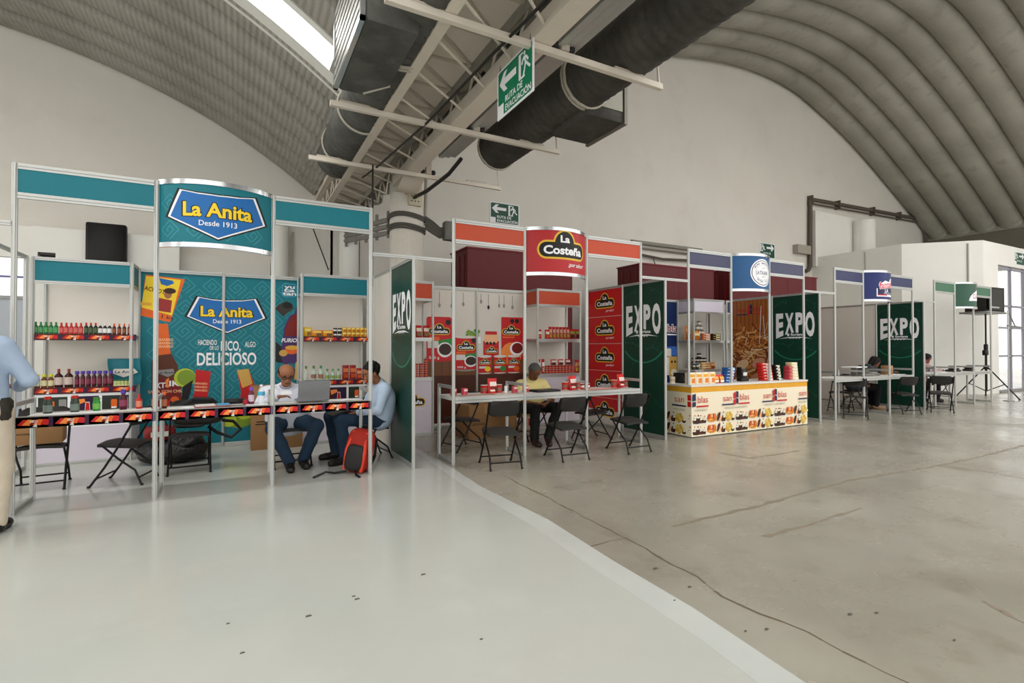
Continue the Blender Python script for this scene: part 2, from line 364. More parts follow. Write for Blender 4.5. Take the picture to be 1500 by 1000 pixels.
mSky = emis('skylight_or_fill_sheet', (1, .985, .96, 1), SKYLIGHT)
mFrame = M('d9d7d0', .5)
def vault(name, arc, t0, t1, y0, pitch, count, amp, m, sky, nv=56, base=''):
    cb = B(); root = bpy.data.objects.new(name, None); COL.objects.link(root); root['kind'] = 'structure'
    def nrm(t):
        a, c = arc(max(t-.002, 0)), arc(min(t+.002, 1)); v = Vector((c[0]-a[0], 0, c[1]-a[1])).normalized(); return Vector((-v.z, 0, v.x)) if arc is arcL else Vector((v.z, 0, -v.x))
    prof = [(0, 0), (.1, 0), (.13, .06), (.2, .9), (.24, 1), (.86, 1), (.9, .9), (.97, .06), (1, 0)] if arc is arcL else [(0, 0), (.04, .3), (.12, .6), (.26, .88), (.5, 1), (.74, .88), (.88, .6), (.96, .3), (1, 0)]
    def sheet(h, m_):
        b = B(); b.norecalc = True; vs = []; n = len(prof)
        ts = [t0+(t1-t0)*j/(nv-1) for j in range(nv)]; base_ = [(arc(t), nrm(t)) for t in ts]
        for (x, z), N_ in base_:
            for (q, d) in prof: pnt = Vector((x, 0, z))+N_*(d*amp*h); vs.append((pnt.x, q*pitch, pnt.z))
        b.add(vs, [(j*n+i, j*n+i+1, (j+1)*n+i+1, (j+1)*n+i) for j in range(nv-1) for i in range(n-1)], m_, True)
        return b
    me = sheet(1, m).mesh('roof_panel'); tt = (t0, t1); cut = .035 if arc is arcL else .12
    t0 = cut; ms = sheet(0, mSky).mesh('skylight_or_fill_panel'); t0, t1 = tt[0], cut; nv_ = nv; nv = 9; mlow = sheet(1, m).mesh('roof_panel'); t0, t1, nv = tt[0], tt[1], nv_
    for i in range(count):
        y = y0+i*pitch; yc = YG-(i+1)*pitch if False else y
        k = i in sky
        o = bpy.data.objects.new('skylight_or_fill_panel' if k else 'roof_panel', ms if k else me); COL.objects.link(o); o.location = (0, y, 0); o.parent = root
        if k:
            o2 = bpy.data.objects.new('roof_panel', mlow); COL.objects.link(o2); o2.location = (0, y, 0); o2.parent = root
            fb = B()
            for q0, q1 in ((-.02, .06), (pitch-.06, pitch+.28)):
                ts = [t0+(t1-t0)*j/(nv-1) for j in range(nv)]; vs = []
                for t in ts:
                    x, z = arc(t); N_ = nrm(t)
                    for q, d in ((q0, .0), (q1, .0), (q1, amp*1.02), (q0, amp*.9)): vs.append((x+N_.x*d, q, z+N_.z*d))
                fb.add(vs, [(j*4+a, j*4+(a+1) % 4, (j+1)*4+(a+1) % 4, (j+1)*4+a) for j in range(nv-1) for a in range(4)], mFrame)
            fo = fb.build('skylight_or_fill_frame', root, (0, y, 0))
    # weather skin above so no daylight leaks between the sheets
    vs = []; 
    for j in range(nv):
        t = t0+(t1-t0)*j/(nv-1); x, z = arc(t); N_ = nrm(t)
        for yy in (y0-.2, YG+.3): vs.append((x-N_.x*.08, yy, z-N_.z*.08))
    cb.norecalc = True; cb.add(vs, [(2*j, 2*j+1, 2*j+3, 2*j+2) for j in range(nv-1)], m, True); cb.build('roof_skin', root)
    return root
vault('ceiling', arcL, 0, 1, YG-.65*22, .65, 22, .15, mVaultL, {14, 7, 1})  # only the skylight nearest the gable is in view; the others are added fill light
vault('ceiling', arcR, 0, 1, YG-.8*18, .8, 18, .23, mVaultR, {6, 1}, 72)  # both glowing strips of this vault are unseen, added to brighten the hall
b = B(); b.box((27.3, -3.2, 0), (27.6, 7.0, 5.4), mWall2); b.box((27.3, 7.0, 4.55), (27.6, YG, 5.4), mWall2); b.box((26.9, -3.2, 5.35), (27.6, YG, 6.15), M('6d685c', .7)); struct(b.build('wall_right'))
b = B(); b.box((26.85, -3.2, 6.1), (27.65, YG, 6.3), M('8f8c80', .7)); struct(b.build('trim_2'))
# valley slab between the vaults
b = B(); b.box((1.4, -3.2, 4.46), (2.36, YG, 4.56), M('d2c8ba', .8, 0, .1, 4)); struct(b.build('trim_3'))

# white entrance block with the chamfered corner and the glazed screen on the right
b = B(); A1, A2, A3 = (18.42, 8.34), (19.92, 6.86), (20.95, 6.86)
b.prism([A1, A2, A3, (20.95, 7.05), (20.0, 7.05), (18.62, 8.42), (18.62, YG), (18.42, YG)], 0, 4.6, mWall2)
b.prism([(20.95, 6.86), (27.3, 6.86), (27.3, 7.05), (20.95, 7.05)], 4.02, 4.6, mWall2); b.prism([A1, A2, (27.3, 6.86), (27.3, YG), (18.42, YG)], 4.6, 4.68, mWall2)
blk = struct(b.build('wall_entrance'))
b = B(); b.tube([(19.63, 7.12, 2.9), (19.63, 7.12, 4.6)], .025, M('a8a59c', .5)); b.tube([(18.46, 9.4, 3.3), (18.4, 9.4, 4.6)], .02, M('a8a59c', .5)); b.build('conduit', blk)
wf = B(); mMull = M('9a98a6', .5, .2)
for x in (21.0, 22.05, 23.1, 24.2, 25.3, 26.4): wf.box((x-.03, 6.9, 0), (x+.03, 6.98, 4.02), mMull)
w2 = struct(wf.build('window_2'))
for z in (.05, 1.15, 2.05, 2.75, 3.95):
    q = B(); q.box((20.95, 6.9, z-.03), (27.3, 6.97, z+.03), mMull); q.build('transom', w2)
gl = clear('hall_glass', alpha=.12)
for i, x in enumerate((21.0, 22.05, 23.1, 24.2, 25.3)):
    q = B(); q.box((x+.03, 6.93, .08), (x+(1.02 if i else 1.02), 6.94, 3.92), gl); q.build('pane', w2)
b = B(); b.box((20.95, 6.8, 0), (27.3, 7.05, .06), M('8d8a84', .6)); struct(b.build('baseboard_entrance'))
# white block at the left with a deep window and a flat black screen
b = B(); b.box((-2.9, 10.75, 0), (-2.82, YG, 3.36), mWall2); b.box((-2.82, 10.75, 0), (-2.6, YG, 2.56), mWall2); b.box((-2.82, 10.75, 2.95), (-2.6, YG, 3.36), mWall2); b.box((-2.6, 10.75, 0), (-.92, YG, 3.36), mWall2)
b.box((-2.82, 11.05, 2.56), (-2.6, YG, 2.95), M('b9c6cc', .3)); b.box((-2.82, 10.76, 2.91), (-2.6, 11, 2.96), M('3b3833', .7)); b.box((-2.82, 10.76, 2.55), (-2.6, 11, 2.58), M('3b3833', .7))
b.box((-.92, 10.95, 0), (.55, YG, 3.1), mWall)
struct(b.build('wall_left_block'))
b = B(); b.rbox((-2.2, 10.62, 2.2), (-1.66, 10.76, 3.48), BLACK, .02); b.rbox((-2.17, 10.6, 2.24), (-1.69, 10.63, 3.44), M('0c0b0b', .5), .01)
tag(b.build('wall_speaker'), 'large black rounded rectangular cabinet hung high on the white wall behind the teal booth', 'speaker')
for x, r, y in ((.72, .16, 11.1), (2.05, .2, 11.05)):
    b = B(); b.lathe([(r, 0), (r, 4.3), (0, 4.3)], (x, y, 0), mWall2, 20); struct(b.build('trim_4'))
b = B(); b.tube([(.95, 11.12, 0), (.95, 11.12, 3.6), (.97, 11.15, 3.75)], .02, M('a39c90', .6)); b.tube([(1.22, 11.1, 4.2), (1.62, 10.9, 3.0)], .012, BLK2)
tag(b.build('wall_cable'), 'thin dark cable slanting down the back wall above the teal right-hand shelf', 'cable')
# plaster panel, round pier and pipework on the right half of the back wall
b = B(); b.box((18.3, YG-.22, 4.35), (21.5, YG, 6.36), mWall2); b.lathe([(.36, 0), (.36, 6.2), (0, 6.2)], (20.9, 10.7, 0), mWall2, 24); b.box((21.25, YG-.12, 5.35), (27, YG, 5.8), mWall); struct(b.build('trim_5'))
mPipe = M('5f564c', .6, .2, .2); pr_ = thing('service_pipe', 'dark steel service pipe framing the plaster panel on the right of the back wall', 'pipe', (18.15, 11.1, 4.0))
def P_(b, n, par, o=(18.15, 11.1, 4.0)): b.v = [(x-o[0], y-o[1], z-o[2]) for x, y, z in b.v]; return b.build(n, par)
b = B(); b.tube([(17.9, 11.1, 4.15), (18.05, 11.1, 4.2), (18.16, 11.1, 4.35), (18.2, 11.1, 6.75)], .07, mPipe, 10); b.tube([(18.28, 11.12, 4.4), (18.28, 11.12, 6.75)], .03, mPipe, 6); P_(b, 'riser', pr_)
b = B(); b.tube([(18.2, 11.1, 6.78), (26.3, 11.1, 7.0), (26.55, 11.1, 6.85), (26.6, 11.1, 5.9)], .07, mPipe, 8); b.tube([(18.2, 11.1, 6.62), (26.2, 11.1, 6.84), (26.4, 11.1, 6.7), (26.42, 11.1, 5.9)], .03, mPipe, 6); P_(b, 'pipe', pr_)
for x in (18.2, 19.9, 22.3, 24.3):
    b = B(); z = 6.78+(x-18.2)*.027; b.box((x-.03, 11.0, z-.2), (x+.03, YG, z+.12), mPipe); P_(b, 'bracket', pr_)
b = B(); b.box((17.3, 11.0, 4.75), (18.05, YG, 5.05), M('a09a8e', .6)); P_(b, 'junction_box', pr_)
b = B(); b.tube([(17.9, 11.12, 3.9), (19.6, 11.12, 3.9), (19.6, 11.12, 4.3)], .03, M('9a978e', .6)); b.tube([(19.5, 11.12, 3.9), (20.6, 11.12, 3.9)], .03, M('9a978e', .6)); P_(b, 'small_conduit', pr_)
pr2 = thing('pipe_run', 'pair of horizontal conduits on the back wall between the orange and the navy booth', 'pipe', (10.3, 11.1, 4.3))
b = B(); b.tube([(9.8, 11.1, 4.42), (12.6, 11.1, 4.42)], .06, M('8e8a80', .6)); b.tube([(9.8, 11.1, 4.3), (12.6, 11.1, 4.3)], .05, M('a09c92', .6)); P_(b, 'conduit', pr2, (10.3, 11.1, 4.3))
b = B(); b.tube([(9.8, 11.1, 4.1), (11, 11.1, 4.02), (12.3, 11.1, 4.08)], .035, mPipe); b.tube([(10.6, 11.1, 4.05), (10.75, 11.1, 3.7)], .015, mPipe); P_(b, 'cable', pr2, (10.3, 11.1, 4.3))

# ------------------------------------------------------------------ column, truss, ducts
mCol = M('cfcabf', .75, 0, .08, 14, .5)
b = B(); b.lathe([(.3, 0), (.3, 4.75), (0, 4.75)], (0, 0, 0), mCol, 32)
col = tag(b.build('round_column', None, (2.64, 8.87, 0)), 'white round concrete column wrapped in grey cables behind the first EXPO wall', 'column')
mCable = M('55524c', .6, 0, .1)
for z in (3.46, 3.505, 3.55, 3.67, 3.71, 3.75):
    q = B(); e = random.uniform(-.015, .015); q.tube([(.32*math.cos(t), .32*math.sin(t), z+e+.02*math.sin(2*t)) for t in [2*math.pi*i/28 for i in range(28)]],   .017, mCable, 6, closed=True); q.build('cable_wrap', col)
for z in (3.87, 4.07):
    q = B(); q.rbox((-.07, -.36, z), (.17, -.27, z+.18), M('bdb49c', .6, 0, .1), .015)
    for i in range(3):
        for j in range(2): q.box((-.03+i*.06, -.365, z+.06+j*.09), (-.01+i*.06, -.36, z+.08+j*.09), BLK2)
    q.build('outlet_box', col)
q = B(); q.tube([(-.1, -.31, 4.05), (-.09, -.31, 4.7)], .025, M('b08a52', .7, 0, .3)); q.tube([(.3, -.12, 3.7), (.32, -.12, 4.6)], .03, M('9a958a', .6)); q.build('rusty_pipe', col)
q = B()
for i in range(4): q.tube([(.28, -.16, 3.74-.06*i), (.42, -.17, 3.66-.06*i), (.55, -.18, 3.56-.05*i), (.75, -.2, 3.57-.04*i)], .03, mCable, 6)
q.build('cable_bundle', col); q = B(); q.rbox((.62, -.29, 3.36), (.84, -.12, 3.69), M('6c6a65', .5), .015); q.build('cable_box', col)
b = B(); mTray = M('88857d', .6)
for i in range(3): b.tube([(1.95, 10.9, 3.62+.1*i), (2.4, 9.2, 3.5+.12*i)], .045, mTray, 6)
for i in range(5): t = i/4; b.box((1.93+.45*t, 10.8-1.6*t, 3.5-.08*t), (1.98+.45*t, 10.86-1.6*t, 3.95-.05*t), mTray)
tag(b.build('cable_ladder', None), 'grey cable ladder running along the wall to the round column', 'cable tray')
b = B(); b.tube([(1.7, 7.4, 4.05), (1.7, 7.41, 2.3)], .014, BLK2); 
tag(b.build('hanging_cable'), 'thin dark cable hanging down beside the white round column', 'cable')

mTruss = M('d0c7b9', .6, 0, .06, 6); mTrussD = M('b9afa0', .6, 0, .06, 6)
tr = thing('roof_truss', 'cream steel lattice truss between the two vaults with cross arms carrying the ducts', 'truss', (1.9, 4, 4.05))
def T_(b, n): b.v = [(x-1.9, y-4, z-4.05) for x, y, z in b.v]; return b.build(n, tr)
b = B(); b.box((1.415, -3, 4.05), (1.515, 10.9, 4.075), mTruss); b.box((1.5, -3, 4.075), (1.515, 10.9, 4.15), mTruss); T_(b, 'chord')
b = B(); b.box((2.2, -3, 4.05), (2.4, 8.2, 4.08), mTruss); b.box((2.2, -3, 4.08), (2.215, 8.2, 4.2), mTruss); T_(b, 'chord')
for x in (1.5, 2.3):
    b = B(); b.box((x-.03, -3, 4.44), (x+.03, 10.9, 4.5), mTrussD); T_(b, 'upper_chord')
n = 0; y = -2.8
while y < 10.6:
    if y > .6:
        for x in (1.5, 2.25):
            b = B(); b.tube([(x, y, 4.08), (x, y+.29, 4.46)], .014, mTruss, 6); b.tube([(x, y+.29, 4.46), (x, y+.58, 4.08)], .014, mTruss, 6); T_(b, 'lattice_bar')
        b = B(); b.tube([(1.5, y, 4.085), (2.25, y+.58, 4.085)], .014, mTruss, 6); T_(b, 'lattice_bar')
        b = B(); b.box((1.52, y+.27, 4.44), (2.25, y+.31, 4.48), mTrussD); T_(b, 'cross_bar')
        b = B(); b.tube([(1.52, y+.3, 4.45), (2.25, y+.9, 4.45)], .02, mTrussD, 6); T_(b, 'cross_brace')
    y += .58
for y, xa, xb in ((7.42, .84, 3.77), (5.66, .85, 3.75), (3.76, .95, 3.71), (1.85, .9, 3.7)):
    b = B(); b.box((xa, y-.025, 3.99), (xb, y+.025, 4.045), mTruss); b.box((xa+.1, y-.022, 4.045), (xa+.5, y+.022, 4.07), mTrussD); b.box((xb-.6, y-.022, 4.045), (xb-.25, y+.022, 4.07), mTrussD); T_(b, 'support_arm')
    b = B(); b.tube([(xb-.03, y, 4.04), (xb-.1, y, 4.75)], .012, mTruss, 6); T_(b, 'hanger_rod')
    b = B(); b.box((2.5, y-.04, 4.05), (2.58, y+.04, 4.25), mTrussD); b.ell((2.45, y, 4.09), (.04, .04, .04), BLK2, 8); b.ell((2.62, y, 4.09), (.04, .04, .04), BLK2, 8); T_(b, 'clamp')
b = B(); b.grid(lambda u, v: (2.2+.34*u, 7.6+.55*v, 4.04-.12*math.sin(v*2.2)), 2, 8, mTruss); T_(b, 'gutter_end')
tl = thing('cable_tray', 'long pale grey channel trays running beside the truss towards the camera', 'tray', (2.6, 3, 4.1))
for i in range(3):
    b = B(); x = 2.46+i*.09; b.box((x, -3, 4.08+.02*i), (x+.07, 6.75, 4.1+.02*i), M('a9aaa5', .4, .4)); b.box((x, -3, 4.1+.02*i), (x+.008, 6.75, 4.16+.02*i), M('a9aaa5', .4, .4)); b.box((x+.062, -3, 4.1+.02*i), (x+.07, 6.75, 4.16+.02*i), M('a9aaa5', .4, .4))
    b.v = [(X-2.6, Y-3, Z-4.1) for X, Y, Z in b.v]; b.build('channel', tl)
b = B(); b.tube([(2.78, 6.7, 4.1), (2.75, 7.1, 4.0), (2.68, 7.9, 3.95), (2.66, 8.5, 4.0)], .03, BLK2, 6); b.v = [(X-2.6, Y-3, Z-4.1) for X, Y, Z in b.v]; b.build('feed_cable', tl)
b = B(); b.tube([(2.05, 1.6, 4.02), (2.0, 3.2, 4.0), (1.98, 4.1, 4.03), (1.9, 5.6, 4.0), (1.75, 7.4, 4.02), (1.68, 8.0, 4.04)], .014, BLACK, 6)
tag(b.build('black_cable'), 'black cable sagging along the underside of the cream truss', 'cable')

mDuct = surf('duct_wrap', '3f3f3b', '555550', 2.5, .8, '6a6963', 6, .4, .8, 20, .08, (1, 1, 1), 0)
mDuctR = surf('duct_wrap_dark', '2f2d28', '45423c', 2.5, .8, '575349', 6, .4, .8, 20, .08)
mBand = M('b0aa9c', .7, 0, .2, 20)
def duct(x, z, r, y0, y1, m, label, bands, boxf):
    d = thing('air_duct', label, 'duct', (x, y1, z)); b = B(); ny = 90; nt = 28
    b.grid(lambda u, v: ((r+.006*math.sin(v*560))*math.cos(2*math.pi*u), y0-y1+(y1-y0)*v, (r+.006*math.sin(v*560))*math.sin(2*math.pi*u)), nt+1, ny*4, m); b.build('duct_tube', d)
    b = B(); b.lathe([(0, 0), (r*.99, 0), (r*1.03, .01), (r*1.03, .05), (r*.99, .06)], (0, 0, 0), m, 28); b.v = [(X, .01-Z, Y) for X, Y, Z in b.v]; b.build('end_cap', d)
    for yb in bands:
        b = B(); b.tube([((r+.012)*math.cos(t), yb-y1+random.uniform(-.006, .006), (r+.012)*math.sin(t)) for t in [2*math.pi*i/36 for i in range(36)]], .016, mBand, 5, closed=True); b.build('sealing_band', d)
    boxf(d, x, y1, z)
def boxL(d, X, Y, Z):
    b = B(); b.rbox((.86-X, 4.0-Y, 3.98-Z), (1.3-X, 5.25-Y, 4.78-Z), mDuct, .02); v = b.build('vent_box', d)
    b = B()
    for i in range(9): zz = 4.02-Z+i*.082; b.box((.83-X, 4.03-Y, zz), (.865-X, 5.22-Y, zz+.05), M('c9cac6', .35, .5))
    b.box((.82-X, 4.0-Y, 3.97-Z), (.86-X, 4.03-Y, 4.79-Z), CHROME); b.box((.82-X, 5.22-Y, 3.97-Z), (.86-X, 5.25-Y, 4.79-Z), CHROME); b.box((.82-X, 4.0-Y, 3.97-Z), (.86-X, 5.25-Y, 4.0-Z), CHROME)
    b.build('louvre', v); b = B(); b.tube([(1.3-X, 4.95-Y, 3.985-Z), (1.1-X, 5.2-Y, 3.975-Z)], .012, mBand, 5); b.build('sealant', v)
def boxR(d, X, Y, Z):
    b = B(); b.rbox((3.35-X, 4.5-Y, 3.98-Z), (3.86-X, 5.2-Y, 4.62-Z), mDuctR, .015); v = b.build('vent_box', d)
    b = B(); b.box((3.86-X, 4.48-Y, 3.96-Z), (3.9-X, 5.22-Y, 4.64-Z), M('77746a', .5, .4)); b.box((3.9-X, 4.52-Y, 4.0-Z), (3.91-X, 5.18-Y, 4.6-Z), BLACK); b.build('flange', v)
    b = B(); b.box((3.4-X, 4.49-Y, 4.1-Z), (3.84-X, 4.5-Y, 4.6-Z), M('8f8d82', .5, .3)); b.build('side_plate', v)
duct(1.34, 4.345, .29, -3, 8.25, mDuct, 'dark grey wrapped round duct with a louvred vent box left of the truss', (7.6, 6.35, 4.72, 4.66), boxL)
duct(3.35, 4.345, .29, -3, 6.75, mDuctR, 'dark brown grey wrapped round duct with an open box outlet right of the truss', (6.7, 4.55, 4.5), boxR)
# evacuation signs
GS = INK['green']
mGS = M('0f7a55', .35, 0, .02); mGS2 = M('0b4a37', .4, 0, .05)
def evac(P, W, H, g, right=False, full=True):
    w_ = INK['white']; P.rrect(0, 0, W, H, .02*W, w_); P.rrect(.03*W, .04*H, .97*W, .96*H, .04*W, g); P.rect(.03*W, .03*H, .19*W, .28*H, w_)
    ax = (lambda x: W*(1-x)) if right else (lambda x: W*x)
    P.poly([(ax(a), H*c) for a, c in ((.07, .7), (.2, .9), (.3, .9), (.22, .77), (.55, .77), (.55, .63), (.22, .63), (.3, .5), (.2, .5))][::(-1 if right else 1)], w_)
    X = (lambda x: W*(x-.62+.05)) if right else (lambda x: W*x)
    P.poly([(X(.62), .42*H), (X(.78), .42*H), (X(.78), .46*H), (X(.68), .46*H), (X(.68), .88*H), (X(.74), .88*H), (X(.74), .92*H), (X(.62), .92*H)], w_)
    P.ell(X(.775), .87*H, .024*W, .045*H, w_, 12)
    for a in ([(.77, .81), (.8, .68)], [(.8, .68), (.86, .6), (.92, .52)], [(.8, .68), (.775, .55), (.745, .46)], [(.775, .8), (.83, .76), (.87, .68)], [(.77, .8), (.72, .74), (.71, .68)]): P.line([(X(x), y*H) for x, y in a], .035*W, w_)
    P.text('RUTA DE', .24*W, .26*H, .13*H, w_, w=.48*W, al='l', off=.02)
    if full: P.text('EVACUACIÓN', .24*W, .08*H, .13*H, w_, w=.7*W, al='l', off=.02)
def sign(label, o, U, N, W, H, g, right=False, full=True):
    o = Vector(o); U = Vector(U); N = Vector(N); t = thing('evacuation_sign', label, 'sign', o)
    b = B(); a = [Vector((0, 0, 0)), U*W, U*W+Vector((0, 0, H)), Vector((0, 0, H))]; b.add([q for q in a]+[q-N*.008 for q in a], [(0, 1, 2, 3), (7, 6, 5, 4), (0, 4, 5, 1), (1, 5, 6, 2), (2, 6, 7, 3), (3, 7, 4, 0)], INK['white']); b.build('sign_plate', t)
    P = Print(); evac(P, W, H, g, right, full); P.build('sign_print', t, plane((0, 0, 0), U, N)); return t
s_ = sign('green evacuation route sign hanging from the truss, arrow pointing left', (2.195, 4.38, 3.6), (0, -1, 0), (-1, 0, 0), .68, .46, mGS)
b = B(); b.tube([(0, -.05, .45), (.02, -.05, .62)], .004, BLK2); b.tube([(0, -.62, .45), (.02, -.62, .62)], .004, BLK2); b.build('hanging_wire', s_)
sign('small green evacuation sign on the wall right of the column, arrow pointing left', (5.40, YG-.01, 4.47), (1, 0, 0), (0, -1, 0), .82, .52, mGS2)
sign('small green evacuation sign on the wall above the blue booth, arrow pointing right', (15.5, YG-.01, 4.47), (1, 0, 0), (0, -1, 0), .8, .5, mGS2, True, False)
sign('green sign cut by the right edge on the wall above the glass screen', (22.2, 6.855, 4.12), (1, 0, 0), (0, -1, 0), .8, .42, mGS2, True, False)
# dark red closed stands behind the booths
for x0, x1, zt, lb in ((3.87, 6.3, 3.33, 'dark red boxy kiosk standing behind the orange booth'), (8.25, 10.65, 3.36, 'dark red boxy kiosk behind the second EXPO wall'), (11.3, 15.03, 3.45, 'long dark red kiosk behind the blue booth sign')):
    t = thing('red_kiosk', lb, 'kiosk', (x0, 9.0, 0)); b = B(); W = x1-x0; b.box((0, 0, 0), (W, .85, zt), MAROON); b.build('body', t)
    b = B()
    for k in range(3): b.box((-.012, .15+k*.25, .1), (0, .2+k*.25, zt-.1), M('6f161d', .5))
    b.build('side_rib', t); b = B(); b.box((-.02, -.02, zt), (W+.02, .87, zt+.03), M('74181f', .5, 0, .1)); b.build('lid', t)
    for k in range(1, int(W/1.2)+1): b = B(); b.box((k*1.2-.005, -.006, 0), (k*1.2+.005, 0, zt), M('8b2a30', .5)); b.build('seam', t)
# ------------------------------------------------------------------ exhibition booths
X0, YF, YS, YB = -1.6793, 5.8276, 7.98, 8.47       # first tall post, front line, front of shelf units, back wall
def post(b, x, y, z0, z1, r=.02):
    pts = []
    for k in range(8):
        a = math.radians(45*k+22.5); pts.append((x+r*1.08*math.cos(a), y+r*1.08*math.sin(a)))
        a2 = math.radians(45*k+45); pts.append((x+r*.86*math.cos(a2), y+r*.86*math.sin(a2)))
    b.prism(pts, z0, z1, ALU)
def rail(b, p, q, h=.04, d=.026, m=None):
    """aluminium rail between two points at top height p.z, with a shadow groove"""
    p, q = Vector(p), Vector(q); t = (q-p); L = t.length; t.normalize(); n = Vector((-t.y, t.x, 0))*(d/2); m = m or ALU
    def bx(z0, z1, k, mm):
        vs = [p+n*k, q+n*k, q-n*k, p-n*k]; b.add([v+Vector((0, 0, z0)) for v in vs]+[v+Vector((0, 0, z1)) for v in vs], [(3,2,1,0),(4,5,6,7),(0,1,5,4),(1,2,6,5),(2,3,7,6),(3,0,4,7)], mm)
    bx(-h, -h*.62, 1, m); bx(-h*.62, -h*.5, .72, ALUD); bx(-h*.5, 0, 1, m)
class Local:
    """collects parts built in world coordinates and re-bases them on the thing's origin"""
    def __init__(s, name, label, cat, o, group=None): s.o = Vector(o); s.t = thing(name, label, cat, o, 0, group)
    def part(s, b, name, parent=None, kind=None):
        b.v = [(x-s.o.x, y-s.o.y, z-s.o.z) for x, y, z in b.v]; o = b.build(name, parent or s.t)
        if kind: o['kind'] = kind
        return o
    def prt(s, P, name, fmap, parent=None, cuts=None):
        return P.build(name, parent or s.t, lambda u, v, w: fmap(u, v, w)-s.o, cuts)
def strip_print(P, x0, x1, z0, z1, seed=0):
    """the dark red product strip with orange chillies, tiled every 0.25 m"""
    h = z1-z0; P.rect(x0, z0, x1, z1, INK['maroon']); x = x0+.01
    while x < x1-.05:
        k = min(.22, x1-x-.01)
        if k > .15:
            for a, c, m in ((.0, .07, 'red'), (.03, .1, 'flame'), (.075, .15, 'dred'), (.1, .17, 'orange'), (.15, .2, 'red')):
                P.poly([(x+a, z0+h*.3), (x+a+.05, z0+h*.22), (x+c+.03, z0+h*.7), (x+c-.03, z0+h*.82)], INK[m])
            P.poly([(x+.1, z0+h*.1), (x+.13, z0+h*.05), (x+.125, z0+h*.5)], INK['pale']); P.text('HOT', x+.11, z0+h*.5, h*.22, INK['white'], w=.05, off=.02)
            P.poly([(x+.205, z0), (x+.235, z0), (x+.235, z1), (x+.205, z1)], INK['dpurple'])
        x += .245
def frame(k, colour, label, signfn, signcol, panels=(1, 1), counters=True, strip=False, smid=1, csplit=None, bow=.21):
    x0 = X0+4*k; L = Local('booth_frame', label, 'booth', (x0+1.5, YF, 0)); xs = [x0+i for i in range(4)]
    for x in xs:
        b = B(); post(b, x, YF, 0, 3.0); L.part(b, 'tall_post')
    b = B(); rail(b, (x0-.5, YF, 2.5), (x0-.02, YF, 2.5)); L.part(b, 'side_rail'); b = B(); rail(b, (x0+3.02, YF, 2.5), (x0+3.5, YF, 2.5)); L.part(b, 'side_rail')
    for i in (0, 2):
        xa, xb = xs[i]+.02, xs[i+1]-.02
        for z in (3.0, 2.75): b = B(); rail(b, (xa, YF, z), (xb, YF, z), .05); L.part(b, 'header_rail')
        b = B(); b.box((xa, YF-.004, 2.75), (xb, YF+.004, 2.955), colour); L.part(b, 'header_panel')
    # bowed sign in the middle bay
    xa, xb = xs[1]+.02, xs[2]-.02; W = xb-xa; R = (W*W/4+bow*bow)/(2*bow); half = math.asin(W/2/R); zc0, zc1 = 2.405, 2.975
    def fm(u, v, w):
        a = (u-.5)*2*half; return Vector(((xa+xb)/2+(R+w)*math.sin(a), YF-bow+R-(R+w)*math.cos(a), zc0+v*W if False else zc0+v))
    b = B(); b.grid(lambda s_, t_: tuple(fm(s_, t_*(zc1-zc0), -.004)), 45, 2, signcol); b.grid(lambda s_, t_: tuple(fm(s_, t_*(zc1-zc0), 0)), 45, 2, signcol); L.part(b, 'sign_panel')
    for z in (zc0-.035, zc1-.01):
        b = B(); b.norecalc = False
        for z0_, z1_, w0, w1, mm in ((z, z+.045, -.015, .012, CHROME),):
            ring = [(w0, z0_), (w1, z0_), (w1, z1_), (w0, z1_)]; vs = []
            for i in range(45):
                for w_, zz in ring: q = fm(i/44, 0, w_); vs.append((q.x, q.y, zz))
            b.add(vs, [(i*4+a, i*4+(a+1) % 4, i*4+4+(a+1) % 4, i*4+4+a) for i in range(44) for a in range(4)]+[(0, 1, 2, 3), (176, 177, 178, 179)], mm)
        L.part(b, 'sign_rail')
    P = Print(.0004); signfn(P, half*2*R)   # prints use metres along the arc, origin at panel centre
    arc = half*2*R; L.prt(P, 'sign_print', lambda u, v, w: fm(.5+u/arc, v+(zc1-zc0)/2, w), None, [(-.5+i/44)*arc for i in range(1, 44)])
    if counters:
        for i, x in enumerate(xs):
            b = B(); post(b, x, YF+.5, 0, .955); L.part(b, 'short_post')
            b = B(); rail(b, (x, YF+.02, .955), (x, YF+.48, .955)); L.part(b, 'arm_rail'); b = B(); rail(b, (x, YF+.02, .045), (x, YF+.48, .045)); L.part(b, 'base_rail')
        for i in range(3):
            b = B(); b.box((xs[i]+.022, YF+.01, .765), (xs[i+1]-.022, YF+.5, .81), WHITE); L.part(b, 'counter_top')
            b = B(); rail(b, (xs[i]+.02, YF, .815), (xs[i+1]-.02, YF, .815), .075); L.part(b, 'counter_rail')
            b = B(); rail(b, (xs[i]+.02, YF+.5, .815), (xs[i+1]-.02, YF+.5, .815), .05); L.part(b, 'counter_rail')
            if strip:
                P = Print(); strip_print(P, xs[i]+.025, xs[i+1]-.025, .735, .825, i)
                P.rect(xs[i]+.025, .826, xs[i+1]-.025, .827, INK['grey']); L.prt(P, 'printed_strip', lambda u, v, w: Vector((u, YF-.017-w, v)))
                b = B(); b.box((xs[i]+.025, YF-.018, .735), (xs[i+1]-.025, YF-.016, .828), INK['maroon']); L.part(b, 'strip_backing')
                b = B(); b.box((xs[i]+.025, YF-.018, .828), (xs[i+1]-.025, YF+.05, .831), INK['grey']); L.part(b, 'folded_strip')
    return L
